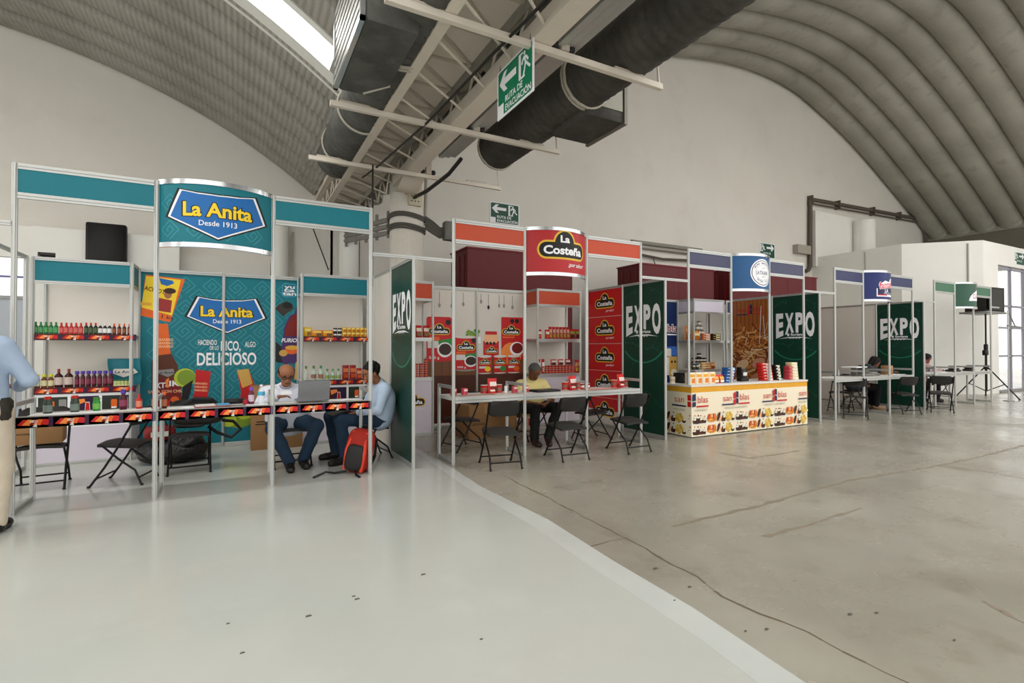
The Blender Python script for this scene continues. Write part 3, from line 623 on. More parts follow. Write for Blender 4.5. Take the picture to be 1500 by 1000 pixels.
def star_lines(P, u0, u1, v0, v1, n, seed):
    r = random.Random(seed); m = INK['lgreen']; pts = [(r.uniform(u0, u1), r.uniform(v0, v1)) for _ in range(n)]
    for i, p_ in enumerate(pts):
        q = min((q for q in pts if q != p_), key=lambda q: (q[0]-p_[0])**2+(q[1]-p_[1])**2); P.line([p_, q], .003, m); P.ell(p_[0], p_[1], .007, .007, INK['teal2'], 8)
def expo(P, W):
    """green dotted artwork with the white EXPO lettering, u from 0 to W, v height above floor"""
    c = W/2
    for i in range(7): P.poly([(c+(.60-.012*i)*math.cos(t)*W, 1.62+(.46-.006*i)*math.sin(t)) for t in [math.pi+.62+(math.pi-1.24)*q/30 for q in range(31)]]+[(c+(.6-.012*(i+1))*math.cos(t)*W, 1.62+(.46-.006*(i+1))*math.sin(t)) for t in [2*math.pi-.62-(math.pi-1.24)*q/30 for q in range(31)]], M(['0f4434', '14573f', '1c7053', '2c8a66', '1b6a4e', '124f3a', '0e4030'][i], .35, 0, .03))
    star_lines(P, .05, W-.05, 1.25, 2.42, 22, 5); star_lines(P, .05, W-.05, .3, 1.2, 6, 8)
    fn = lambda X, Y: (X, .47-(.47-Y)*(.72+.28*min(1, abs(X)/(.43*W))**1.6) if True else Y)
    ws = (.17, .2, .17, .2); u = c-.425*W
    for ch, w_ in zip('EXPO', ws):
        P.text(ch, u+w_*W/2, 1.63, .49, INK['white'], w=w_*W, off=.045, fn=lambda X, Y, u=u, w_=w_: (X, .49-(.49-Y)*(.76+.24*min(1, abs(X+u+w_*W/2-c)/(.43*W))**1.5))); u += (w_+.037)*W
    P.rrect(c-.17*W, 1.655, c-.12*W, 1.705, .012, INK['white']); P.text('Soriana', c+.05*W, 1.66, .05, INK['white'], w=.28*W, off=.03)
    P.poly([(c-.36*W, 1.6), (c-.14*W, 1.635), (c+.14*W, 1.635), (c+.36*W, 1.6), (c+.14*W, 1.615), (c-.14*W, 1.615)], INK['white']); P.text('2 0 2 3', c, 1.60, .03, INK['white'], w=.24*W, off=.03)
def divider(k, label, second, n=2):
    """wall between two booths: EXPO panel at the front, others behind"""
    x = X0+3.5+4*k; L = Local('divider_wall', label, 'divider', (x, 6.8, 0)); ys = [YF, YF+.985, YF+1.97]
    if n == 3: ys.append(YB)
    for y in ys: b = B(); post(b, x, y, 0, 2.5); L.part(b, 'post')
    for i in range(len(ys)-1):
        a, c = ys[i]+.02, ys[i+1]-.02
        for z in (2.5, .06): b = B(); rail(b, (x, a, z), (x, c, z), .04 if z > 1 else .05); L.part(b, 'rail')
        b = B(); b.box((x-.005, a, .06), (x+.005, c, 2.46), DGREEN if i == 0 else PANELW); L.part(b, 'wall_panel')
    P = Print(); W = ys[1]-ys[0]-.04; expo(P, W); L.prt(P, 'expo_print', lambda u, v, w: Vector((x-.005-w, ys[1]-.02-u, v)))
    if second: second(L, x, ys[1]+.02, ys[2]-.02)
    return L
def red_panels(L, x, y0, y1):
    P = Print(); W = y1-y0
    for i in range(5):
        z1 = 2.46-i*.485; P.rect(0, max(z1-.478, .3), W, z1, INK['red']) if z1 > .35 else None
        if i < 4 or True: logo_cost(P, W*.5, z1-.24, W*.55) if z1 > .5 else None
    L.prt(P, 'red_logo_print', lambda u, v, w: Vector((x-.005-w, y1-u, v)))
def pasta(L, x, y0, y1):
    P = Print(); W = y1-y0; r = random.Random(3); P.rect(0, .3, W, 2.45, M('9c5a26', .3, 0, .2, 9))
    for i in range(9): P.rect(i*W/9, 1.75, i*W/9+W/22, 2.45, M('8a4c1c', .3, 0, .2))
    for i in range(170):
        u, v = r.uniform(0, W), r.uniform(.9, 1.75); c = r.choice(['b5651f', 'd08a3f', 'e0b078', '7a3a14', 'c98145', '5e2a10', 'e6c496']); pts = [(u, v)]; a = r.uniform(0, 6.3)
        for q in range(7): a += r.uniform(-.6, .6); u += .05*math.cos(a); v += .04*math.sin(a); pts.append((min(max(u, 0), W), v))
        P.line(pts, .028 if r.random() < .5 else .014, M(c, .3, 0, .1))
    for u, v, rx, ry, m in ((.3, 1.05, .16, .1, 'e3bf94'), (.72, 1.1, .17, .09, 'd99a7a'), (.25, .7, .2, .12, 'd7a56a'), (.7, .75, .22, .13, 'c98b62'), (.45, .55, .2, .1, 'b98550')): P.ell(u*W, v, rx, ry, M(m, .4), 16, rot=.4)
    logo_blas(P, W*.5, 2.2, W*.72, False); P.line([(W*.75, 1.5), (W*.8, 2.3)], .012, INK['white']); P.line([(W*.9, 1.6), (W*.85, 2.1)], .01, INK['white'])
    b = B(); b.grid(lambda s_, t_: (x-.03-.008*math.sin(s_*25), y0+.02+(y1-y0-.04)*s_, .4+2.05*t_), 40, 2, M('9c5a26', .3, 0, .2, 9)); L.part(b, 'banner_sheet')
    L.prt(P, 'pasta_print', lambda u, v, w: Vector((x-.04-w, y1-.02-u*.96, v)))
def shelf_unit(xa, label, hcol, cabcol, side, strip=False, cabprint=None, openside=None, back=None):
    """display shelf 1 m wide, 0.5 m deep: posts, header, two shelves, closed cabinet below; side -1/+1 = which end faces the aisle"""
    L = Local('display_shelf', label, 'shelf', (xa+.5, YS, 0)); xb = xa+.995
    if side > 0: xa += .045
    else: xb -= .045
    for x in (xa, xb):
        for y in (YS, YB-.03): b = B(); post(b, x, y, 0, 2.5); L.part(b, 'post')
    for z in (2.5, 2.22): b = B(); rail(b, (xa+.02, YS, z), (xb-.02, YS, z)); L.part(b, 'rail')
    b = B(); b.box((xa+.02, YS-.004, 2.22), (xb-.02, YS+.004, 2.46), hcol); L.part(b, 'header_panel')
    xs_ = xb if side > 0 else xa
    for z in (2.5, 2.22, 1.58, .93): b = B(); rail(b, (xs_, YS+.02, z), (xs_, YB-.05, z)); L.part(b, 'rail')
    b = B(); b.box((xs_-.004, YS+.02, 2.22), (xs_+.004, YB-.05, 2.46), hcol); L.part(b, 'header_panel')
    b = B(); b.box((xa+.01, YB-.02, .05), (xb-.01, YB-.012, 2.46), back or PANELW); L.part(b, 'back_panel')
    for z in (1.585, .94):
        b = B(); b.box((xa+.005, YS-.005, z-.03), (xb-.005, YB-.03, z), WHITE); b.box((xa+.02, YS-.012, z-.06), (xb-.02, YS+.012, z), ALU); s = L.part(b, 'shelf')
        if strip:
            P = Print(); strip_print(P, xa+.022, xb-.022, z-.075, z+.004); L.prt(P, 'printed_strip', lambda u, v, w: Vector((u, YS-.016-w, v)), s)
            b = B(); b.box((xa+.022, YS-.016, z-.075), (xb-.022, YS-.012, z+.004), INK['maroon']); L.part(b, 'strip_backing', s)
    b = B(); b.box((xa+.02, YS-.004, .05), (xb-.02, YS+.004, .88), cabcol); b.box((xs_-.004, YS+.01, .05), (xs_+.004, YB-.04, .88), cabcol); c = L.part(b, 'cabinet_front')
    b = B(); rail(b, (xa+.02, YS, .05), (xb-.02, YS, .05), .05); L.part(b, 'base_rail')
    if cabprint:
        P = Print(); cabprint(P, xa, xb); L.prt(P, 'cabinet_print', lambda u, v, w: Vector((u, YS-.005-w, v)), c)
    return L
def posters(P, xa, xb):
    P.rect(xa+.03, .46, xb-.03, .87, INK['white'])
    for i, (x, kind) in enumerate(((.06, 0), (.36, 1), (.66, 0))):
        u = xa+x; P.rect(u, .49, u+.27, .83, INK['dgreen' if False else 'dpurple'] if kind else M('2b3027', .5))
        if kind:
            P.poly([(u, .49), (u+.12, .49), (u+.08, .75), (u, .83)], INK['maroon']); P.poly([(u+.05, .72), (u+.14, .76), (u+.13, .8), (u+.04, .79)], INK['flame'])
            P.poly([(u+.11, .5), (u+.21, .5), (u+.19, .62), (u+.18, .76), (u+.14, .76), (u+.13, .62)], INK['pale']); P.poly([(u+.12, .5), (u+.2, .5), (u+.185, .62), (u+.175, .75), (u+.145, .75), (u+.135, .62)], INK['red'])
            P.ell(u+.06, .55, .04, .05, INK['flame'], 10)
        else:
            P.rrect(u+.09, .67, u+.15, .78, .012, INK['orange']); P.rect(u+.095, .67, u+.145, .69, INK['white']); P.ell(u+.2, .57, .06, .07, M('48504c', .5), 10); P.rrect(u+.19, .66, u+.26, .8, .01, INK['grey']); P.rect(u+.02, .53, u+.1, .6, M('3c4a3d', .5))
def backdrop(k, xa, n, label, colour, cols=None):
    L = Local('back_wall_panels', label, 'backdrop', (xa+n/2, YB, 0))
    for i in range(n+1): b = B(); post(b, xa+i, YB-.012, 0, 2.5); L.part(b, 'post')
    for i in range(n):
        for z in (2.5, .06): b = B(); rail(b, (xa+i+.02, YB-.012, z), (xa+i+.98, YB-.012, z), .05); L.part(b, 'rail')
        b = B(); b.box((xa+i+.01, YB-.004, .06), (xa+i+.99, YB+.004, 2.46), cols[i] if cols else colour); L.part(b, 'wall_panel')
    return L

# ---- booth 1: teal
def sign_anita(P, A): fret(P, -A/2, A/2, -.28, .28, .2, INK['teal2'], 4); logo_anita(P, 0.01, .01, .86*A*.96)
def fret(P, u0, u1, v0, v1, s, m, seed):
    """diamond spiral key pattern tiled over the teal ground"""
    i = 0; v = v0
    while v < v1:
        u = u0+(s*.62 if i % 2 else 0); 
        while u < u1:
            q = [(0, -.5), (.5, 0), (0, .5), (-.5, 0), (-.14, -.36), (.22, 0), (0, .22), (-.2, 0), (-.08, -.12)]
            pts = [(u+a*s*.9, v+c*s*.9) for a, c in q]
            if all(u0 < a < u1 and v0 < c < v1 for a, c in pts): P.line(pts, s*.055, m); P.w -= P.step*.9
            u += s*1.24
        v += s*.62; i += 1
    P.w += P.step
frame(0, TEAL, 'aluminium front frame of the teal booth with bowed La Anita sign and long counter', sign_anita, TEAL, strip=True)
divider(0, 'first EXPO divider wall, nearest the round column, with a plain white second panel', None)
lA = Local('side_frame', 'open aluminium side frame at the left end of the teal booth', 'frame', (X0-.5, 6.9, 0))
for y in (YF, YS-.06): b = B(); post(b, X0-.5, y, 0, 2.5); lA.part(b, 'post')
for z in (2.5, .05): b = B(); rail(b, (X0-.5, YF+.02, z), (X0-.5, YS-.08, z)); lA.part(b, 'rail')
shelf_unit(X0-.5, 'left display shelf of the teal booth with green and red bottle rows', TEAL, LILAC, 1, True, posters)
shelf_unit(X0+2.5, 'right display shelf of the teal booth with yellow boxes and clear bottles', TEAL, LILAC, -1, True, posters)
LB = backdrop(0, X0+.5, 2, 'teal backdrop wall with La Anita logo and DELICIOSO slogan', TEAL)
P = Print(); YP = YB-.004
def q(u, v): r_ = px(u, v, 'Y', YP); return (r_.x, r_.z)
fret(P, X0+.55, X0+2.45, .2, 2.42, .26, INK['teal2'], 2)
# tilted yellow pack
P.poly([q(*c) for c in ((213, 402), (271, 409), (249, 472), (206, 462))], INK['orange']); P.poly([q(*c) for c in ((214, 404), (265, 410), (252, 462), (207, 450))], INK['yellow'])
P.poly([q(*c) for c in ((233, 407), (253, 411), (255, 415), (245, 419), (236, 416))], INK['blue']); 
P.text('ACHIOTE', *q(228, 428), .06, INK['brown'], w=.27, off=.02, rot=-.22)
P.poly([q(*c) for c in ((233, 436), (252, 440), (250, 458), (231, 455))], INK['shirtr']); P.ell(*q(246, 431), .045, .06, INK['skin']); P.ell(*q(249, 426), .07, .04, INK['choc'])
P.text('1 kg', *q(245, 467), .05, INK['brown'], w=.14, off=.02, rot=-.2); P.rect(*q(206, 447), *q(222, 443), INK['gold'])
# big bottle behind the second post
cx = lambda u, v: q(u, v)
P.poly([q(*c) for c in ((227, 474), (246, 474), (250, 516), (260, 534), (265, 565), (267, 602), (222, 602), (222, 530), (228, 516))], INK['brown']); P.poly([q(*c) for c in ((225, 474), (246, 474), (250, 518), (226, 521))], INK['orange'])
for i, v_ in enumerate((499, 504, 509)): P.text('HABANERO', *q(240, v_), .035, INK['peach'], w=.22, off=.02)
P.poly([q(*c) for c in ((231, 542), (254, 540), (256, 547), (246, 552), (232, 547))], INK['grey']); P.text('La Anita', *q(244, 547), .03, INK['navy'], w=.2, off=.02)
P.poly([q(*c) for c in ((224, 556), (263, 553), (266, 596), (223, 598))], INK['dred']); P.text('XT-', *q(236, 568), .075, INK['white'], w=.15, off=.03); P.text('IK', *q(256, 565), .075, INK['white'], w=.13, off=.03); P.text('SALSA CON CHILE', *q(244, 575), .04, INK['peach'], w=.42, off=.02)
P.poly([q(*c) for c in ((243, 556), (248, 553), (246, 562), (249, 566), (245, 568), (242, 562))], INK['flame'])
for u, v, c in ((248, 590, 'red'), (256, 585, 'orange'), (252, 596, 'flame'), (262, 592, 'olive')): P.ell(*q(u, v), .05, .045, INK[c], 10)
P.ell(*q(271, 553), .13, .13, INK['lime'], 18); P.ell(*q(273, 553), .11, .11, INK['olive'], 18); P.poly([q(*c) for c in ((268, 566), (283, 556), (279, 575), (270, 602), (264, 602))], INK['black'])
P.poly([q(*c) for c in ((287, 541), (309, 544), (303, 590), (279, 590), (285, 574))], INK['red']); [P.text('HABANERO', *q(294, v_), .03, INK['peach'], w=.16, off=.02, rot=-.1) for v_ in (563, 568, 573)]
P.poly([q(*c) for c in ((347, 542), (364, 540), (374, 566), (369, 572), (368, 600), (351, 600), (353, 572))], INK['red']); P.poly([q(*c) for c in ((347, 542), (364, 540), (370, 562), (355, 568))], INK['sand'])
P.ell(*q(356, 612), .2, .13, INK['olive'], 20, rot=.35); P.ell(*q(362, 606), .12, .07, INK['lime'], 16, rot=.35); P.line([q(370, 604), q(376, 596)], .02, INK['choc']); P.ell(*q(335, 615), .1, .1, INK['lime'], 14)
P.poly([q(*c) for c in ((404, 500), (420, 515), (421, 533), (404, 530))], INK['black'])
# right-hand panel: purple bag, mushroom, badge
P.poly([q(*c) for c in ((441, 430), (443, 430), (443, 532), (414, 532), (411, 520), (416, 480), (424, 462), (431, 460))], INK['purple']); P.poly([q(*c) for c in ((417, 492), (420, 474), (429, 462), (441, 456), (442, 492))], INK['dred'])
P.text('FURIOSA', *q(428, 501), .06, INK['white'], w=.3, off=.03, shear=.2); P.ell(*q(427, 513), .1, .06, INK['orange'], 14); P.ell(*q(415, 517), .06, .05, INK['sand'], 12); P.ell(*q(428, 509), .1, .035, INK['gold'], 12)
P.poly([q(*c) for c in ((403, 452), (408, 446), (420, 441), (428, 446), (430, 452), (420, 459), (415, 464), (409, 458))], M('3b352f', .5)); P.ell(*q(421, 447), .07, .05, INK['black'], 12); P.poly([q(*c) for c in ((433, 530), (443, 530), (443, 556), (431, 556))], INK['sand'])
P.rrect(*q(413, 434.5), *q(434.5, 416), .04, INK['sky']); P.rrect(*q(414, 433.5), *q(433.5, 417), .035, INK['teal'])
for st, v_ in (('yu', 422.5), ('ca', 427.5), ('tan', 432.5)): P.text(st, *q(424, v_), .055, INK['white'], w=.06+.045*len(st), off=.03)
c_ = q(333, 460); logo_anita(P, c_[0], c_[1], .99)
P.text('HACIENDO', *q(304, 505), .075, INK['white'], w=.23, off=.01); P.text('DE LO', *q(314, 512), .055, INK['white'], w=.11, off=.01); P.text('RICO,', *q(338, 513), .14, INK['white'], w=.25, off=.02); P.text('ALGO', *q(366.5, 508), .08, INK['white'], w=.14, off=.01); P.text('DELICIOSO', *q(333, 534), .18, INK['white'], w=.75, off=.025)
LB.prt(P, 'backdrop_print', lambda u, v, w: Vector((u, YP-w, v)))

# ---- booth 2: orange
def sign_cost(P, A): logo_cost(P, .0, .03, .68*A)
frame(1, ORANGE, 'aluminium front frame of the orange booth with bowed red La Costeña sign', sign_cost, M('b3282b', .4))
divider(1, 'second EXPO divider wall with four red La Costeña panels behind it', red_panels)
def cabcost(P, xa, xb): logo_cost(P, xb-.35, .55, .42)
shelf_unit(X0+3.5, 'left display shelf of the orange booth with a logo on its white cabinet', ORANGE, LILAC, 1, False, cabcost)
shelf_unit(X0+6.5, 'right display shelf of the orange booth with rows of red pouches', ORANGE, LILAC, -1)
LB = backdrop(1, X0+4.5, 2, 'backdrop wall of the orange booth with kitchen picture and giant tins', PANELW)
P = Print(); xa, xb = X0+4.53, X0+6.47
P.rect(xa, .1, xb, 1.25, INK['wood']); P.rect(xa, .1, xb, .93, INK['wood2']); P.rect(xa, 1.25, xb, 1.5, INK['pale'])
for i in range(14): P.line([(xa+i*.145, .1), (xa+.02+i*.142, 1.24)], .008, M('43270f', .5))
for i, (u, l) in enumerate(((.25, .2), (.48, .2), (.7, .16), (1.05, .1), (1.2, .2), (1.42, .16), (1.52, .16), (1.7, .18))):
    P.rect(xa+u, 2.36-l, xa+u+.012, 2.4, INK['grey']); P.ell(xa+u+.006, 2.36-l, .025, .04, INK['grey' if i != 4 else 'black'], 10)
P.rect(xa+.75, 1.5, xa+1.05, 1.62, INK['white'])
for i in range(26): P.ell(xa+.78+.24*((i*37) % 100)/100, 1.64+.09*((i*61) % 100)/100, .03, .03, INK['olive' if i % 3 else 'green'], 8)
def giant(P, u, v, w, h, rnd=True, body='cream'):
    """tin or pouch with the maker's panel, coloured bands, nutrition seal and dish"""
    P.rrect(u, v, u+w, v+h, .03 if rnd else .05, INK['red']); 
    if rnd: P.ell(u+w/2, v+.01, w/2, .035, INK['grey'], 20); P.rect(u, v+.01, u+w, v+.06, INK['red']); P.ell(u+w/2, v+h-.01, w/2, .025, INK['pale'], 20)
    P.rect(u+.02, v+h*.47, u+w*.5, v+h*.55, INK['orange']); P.rect(u+.02, v+h*.3, u+w*.62, v+h*.46, INK['pale']); P.poly([(u+w*.45, v+h*.47), (u+w, v+h*.52), (u+w, v+h*.36), (u+w*.5, v+h*.3)], INK['green'])
    P.ell(u+w*.72, v+h*.26, w*.3, h*.17, INK['white'], 20); P.ell(u+w*.73, v+h*.27, w*.25, h*.13, INK['choc'], 20); logo_cost(P, u+w*.5, v+h*.68, w*.8, False)
    P.ell(u+w*.85, v+h*.88, w*.11, w*.11, INK['black'], 8); P.text('BAJO EN SAL' if False else '500 g', u+w*.3, v+h*.06, h*.06, INK['white'], w=w*.4, off=.01)
giant(P, xa+.02, 1.18, .47, .78, False); giant(P, xa+.55, 1.02, .42, .6)
P.rrect(xa+1.1, 1.25, xa+1.42, 1.55, .03, INK['red']); P.rrect(xa+1.12, 1.5, xa+1.4, 1.68, .06, INK['peach']); P.rrect(xa+1.14, 1.66, xa+1.38, 1.72, .02, INK['red']); logo_cost(P, xa+1.27, 1.36, .24, False); [P.ell(xa+1.18+.07*i, 1.5, .03, .03, INK['black'], 8) for i in range(3)]
P.rect(xa+1.47, 1.2, xa+1.93, 1.99, INK['red']); logo_cost(P, xa+1.68, 1.72, .36, False); P.ell(xa+1.68, 1.3, .22, .22, INK['flame'], 14); P.ell(xa+1.8, 1.4, .15, .13, INK['white'], 18); P.ell(xa+1.81, 1.41, .12, .1, INK['dred'], 18); [P.ell(xa+1.7+.1*i, 1.92, .045, .045, INK['black'], 8) for i in range(2)]
P.rect(xa+1.5, 1.6, xa+1.75, 1.63, INK['orange'])
for i, (u, c) in enumerate(((1.0, 'yellow'), (1.31, 'green'), (1.6, 'orange'))):
    P.ell(xa+u+.13, .96, .13, .02, INK['pale'], 16); P.rect(xa+u, .96, xa+u+.27, 1.26, INK['red']); P.ell(xa+u+.135, 1.26, .135, .025, INK['pale'], 16); logo_cost(P, xa+u+.135, 1.15, .22, False); P.rect(xa+u+.02, 1.04, xa+u+.16, 1.08, INK['pale']); P.ell(xa+u+.19, 1.03, .06, .05, INK[c], 12)
LB.prt(P, 'backdrop_print', lambda u, v, w: Vector((u, YP-w, v)))

# ---- booth 3: blue with the bakery counter
def sign_ital(P, A):
    x = .04
    P.ell(x, .0, .275, .235, INK['white'], 40); P.ell(x, 0, .252, .212, INK['navy'], 40); P.ell(x, 0, .238, .2, INK['white'], 40); P.ell(x, 0, .18, .125, INK['grey'], 32); P.ell(x, 0, .175, .12, INK['white'], 32)
    P.text('LA ITALIANA', x, -.03, .065, INK['navy'], w=.31, off=.02)
    for i, ch in enumerate('GRUPO INDUSTRIAL'): a = math.radians(150-8*i); P.text(ch, x+.2*math.cos(a), .15*math.sin(a), .03, INK['navy'], off=.01, rot=a-math.pi/2) if ch != ' ' else None
    for i, ch in enumerate('DESDE 1920'): a = math.radians(226+9.5*i); P.text(ch, x+.205*math.cos(a), .168*math.sin(a), .03, INK['navy'], off=.01, rot=a+math.pi/2) if ch != ' ' else None
    for v in (.075, -.07): P.text('OXO', x, v-.01, .025, INK['grey'], w=.09, off=0)
frame(2, SLATE, 'aluminium front frame of the navy booth with bowed blue La Italiana oval sign', sign_ital, M('245687', .4), counters=False)
divider(2, 'third EXPO divider wall with a crinkled pasta banner behind it', pasta)
shelf_unit(X0+10.5, 'display shelf of the navy booth with a white header and pyramids of small jars', M('d5d0dc', .5), LILAC, -1, False, None, None, M('b9b5ac', .5))
LB = backdrop(2, X0+8.5, 2, 'backdrop wall of the navy booth with a dark blue san blas poster', PANELW, [INK['navy'], M('bdb9b0', .5)])
P = Print(); xa = X0+8.53
P.rect(xa, .1, xa+2.15, 2.45, M('12285a', .4, 0, .3, 2)); P.poly([(xa, .9), (xa+2.15, 1.1), (xa+2.15, 1.5), (xa+1.6, 1.35), (xa, 1.2)], M('1f4f9a', .4)); P.ell(xa+1.9, 1.35, .5, .1, M('3a6fc0', .4), 20)
P.text('san', xa+1.35, 1.78, .15, INK['white'], w=.4, off=.05); P.text('san', xa+1.35, 1.78, .15, INK['dred'], w=.38, off=.01); P.text('blas', xa+1.87, 1.78, .17, INK['white'], w=.43, off=.06); P.text('blas', xa+1.87, 1.78, .17, INK['dred'], w=.4, off=.01)
P.rect(xa+1.66, 1.7, xa+2.08, 1.73, INK['white']); P.rrect(xa+1.4, .8, xa+1.78, 1.4, .03, INK['pale']); P.text('san blas', xa+1.59, 1.2, .05, INK['dred'], w=.3, off=.02); P.rrect(xa+1.72, .72, xa+2.0, 1.22, .02, INK['sand']); P.ell(xa+1.86, .86, .1, .08, INK['cream'], 14); [P.ell(xa+1.8+.1*i, 1.1, .03, .03, INK['black'], 8) for i in range(2)]
LB.prt(P, 'backdrop_print', lambda u, v, w: Vector((u, YP-w, v)))
LC_ = Local('bakery_counter', 'long printed counter of the navy booth with san blas logos and rows of cakes', 'counter', (7.78, 6.1, 0))
xa, xb, ya, yb = 6.285, 9.28, 5.745, 6.35
b = B(); b.box((xa, ya, .02), (xb, ya+.02, .815), CREAM); b.box((xa, ya+.02, .02), (xa+.02, yb, .815), CREAM); b.box((xb-.02, ya+.02, .02), (xb, yb, .815), CREAM); b.box((xa, yb-.02, .02), (xb, yb, .815), WHITE); L_c = LC_.part(b, 'counter_body')
b = B(); b.box((xa-.01, ya-.01, .8), (xb+.01, yb+.01, .83), WHITE); LC_.part(b, 'counter_top'); b = B(); b.box((xa+.03, ya+.03, 0), (xb-.03, yb-.03, .02), BLK2); LC_.part(b, 'plinth')
def bakery(P, W, off):
    P.rect(0, .0, W, .8, INK['cream']); P.rect(0, .695, W, .8, M('dfa12a', .45, 0, .12, 6)); P.rect(0, .19, W, .2, INK['white'])
    for z in (.025, .205):
        u = -off % 1.005-1.005
        while u < W:
            def E(x, y, rx, ry, m, **k):
                if -.005 < u+x-rx and u+x+rx < W+.005: P.ell(u+x, z+y, rx, ry, INK[m] if m in INK else M(m, .5), 14, **k)
            def Q(pts, m):
                if all(-.005 < u+x < W+.005 for x, y in pts): P.poly([(u+x, z+y) for x, y in pts], INK[m] if m in INK else M(m, .5))
            def cup(x, k, m):
                Q([(x-.045*k, .07*k), (x-.035*k, 0), (x+.035*k, 0), (x+.045*k, .07*k)], m); E(x, .075*k, .05*k, .022*k, 'cream'); E(x, .095*k, .038*k, .02*k, 'pale'); E(x+.005, .115*k, .024*k, .018*k, 'cream'); E(x, .135*k, .012*k, .012*k, 'shirtr'); E(x-.02*k, .085*k, .01*k, .008*k, 'brown')
            E(.12, .035, .1, .04, 'choc'); E(.1, .06, .07, .03, 'brown'); cup(.07, .95, 'choc'); cup(.2, .9, 'brown'); E(.14, .06, .045, .05, 'choc'); E(.14, .1, .035, .022, 'cream'); E(.145, .125, .015, .014, 'brown')
            E(.245, .03, .03, .03, 'choc'); cup(.29, .8, 'choc')
            Q([(.345, .05), (.35, .03), (.42, .005), (.5, .005), (.565, .03), (.57, .055)], 'd9a04e'); E(.457, .075, .112, .058, 'cf6a22')
            for i, (x, r_) in enumerate(((.385, -.35), (.43, -.1), (.485, .1), (.53, .35))): E(x, .1, .028, .042, ['b5481a', 'dd7a2a'][i % 2], rot=r_)
            E(.457, .105, .012, .03, 'cream'); E(.43, .045, .05, .012, 'e8b366')
            E(.615, .085, .027, .08, 'choc', rot=-.45); E(.6, .11, .012, .04, 'brown', rot=-.45); E(.65, .045, .022, .055, 'peach', rot=-.5); cup(.73, 1.08, 'choc'); E(.7, .05, .02, .045, 'brown', rot=-.3)
            for i in range(16):
                x, y_ = .86+.075*math.cos(i*2.4)*(i/16)**.5, .075+.065*math.sin(i*2.4)*(i/16)**.5; E(x, y_, .03, .026, ['gold', 'd9c15a', 'e4d27a', 'cbb04a'][i % 4]); E(x, y_, .01, .009, 'ochre')
            E(.955, .03, .04, .03, 'choc'); E(.96, .05, .025, .018, 'cream')
            u += 1.005
P = Print(); bakery(P, xb-xa, .0)
for u in (1.03, 2.04): logo_blas(P, u, .53, .68)
P.text('san', 2.84, .53, .105, INK['red'], w=.2, off=-.004); P.rect(2.71, .462, 2.97, .486, INK['navy']); P.rect(2.985, .475, xb-xa, .62, INK['red']); P.text('MOLINO', 2.83, .4, .03, INK['grey'], w=.24, off=0)
P.text('blas', .245, .53, .112, INK['red'], w=.23, off=-.004); P.rect(.1, .462, .37, .486, INK['red']); P.poly([(.01, .47), (.085, .48), (.085, .555), (.01, .545)], INK['navy']); P.poly([(.01, .56), (.085, .57), (.085, .68), (.01, .665)], INK['navy']); P.text('HARINERO', .2, .4, .03, INK['grey'], w=.28, off=0)
LC_.prt(P, 'front_print', lambda u, v, w: Vector((xa+u, ya-w, v+.015)), L_c)
P = Print(); bakery(P, yb-ya, .5); P.text('san', .36, .53, .105, INK['red'], w=.2, off=-.004); P.rect(.2, .462, .5, .486, INK['navy']); P.rect(.53, .47, .6, .555, INK['red']); P.rect(.53, .57, .6, .66, INK['red']); P.text('MOLINO', .36, .4, .03, INK['grey'], w=.24, off=0); LC_.prt(P, 'end_print', lambda u, v, w: Vector((xa-w, yb-u, v+.015)), L_c)

# ---- booth 4 and 5
def sign_fant(P, A):
    _b = P.b; k0 = len(P.b.v)
    P.poly([(-.09, -.2), (.42, -.2), (.42, .17), (.3, .15), (.22, .08), (.1, .1), (.02, .06), (-.02, -.03), (-.09, -.05)], INK['white']); P.rect(-.07, -.16, .4, -.03, INK['navy']); P.rect(-.07, -.18, .15, -.16, INK['red'])
    P.text('fantasía', .2, -.03, .13, INK['white'], w=.48, off=.05, rot=.12); P.text('fantasía', .2, -.03, .13, M('d8475a', .4), w=.46, off=.02, rot=.12); P.text('LA', .14, -.12, .07, INK['white'], w=.1, off=.02); P.text('PASTELERA', .22, -.15, .025, INK['white'], w=.3, off=.0)
    P.b.v[k0:] = [((x-.16)*1.15, y*1.1, z) for x, y, z in P.b.v[k0:]]
frame(3, NAVY, 'aluminium front frame of the dark blue booth with bowed sign in red slanted lettering', sign_fant, M('1d2a63', .4))
divider(3, 'fourth EXPO divider wall with plain beige panels behind it', None, 3)
shelf_unit(X0+11.5, 'display shelf of the dark blue booth, partly hidden behind the third EXPO wall', NAVY, LILAC, 1, False, None, None, M('b5b0a6', .5))
def sign_clav(P, A):
    k0 = len(P.b.v)
    P.poly([(-.05, -.14)]+[(.6-.65*math.cos(t), -.14+.3*math.sin(t)) for t in [math.pi/2*i/14 for i in range(15)]]+[(.6, -.12)], INK['white']); P.text('CLAVEL', .27, -.07, .12, M('b98a9c', .4), w=.42, off=.03, rot=.05, shear=.2)
    P.b.v[k0:] = [(x-.16, y, z) for x, y, z in P.b.v[k0:]]
frame(4, GREENF, 'aluminium front frame of the last booth with bowed green sign', sign_clav, M('2c5240', .4))
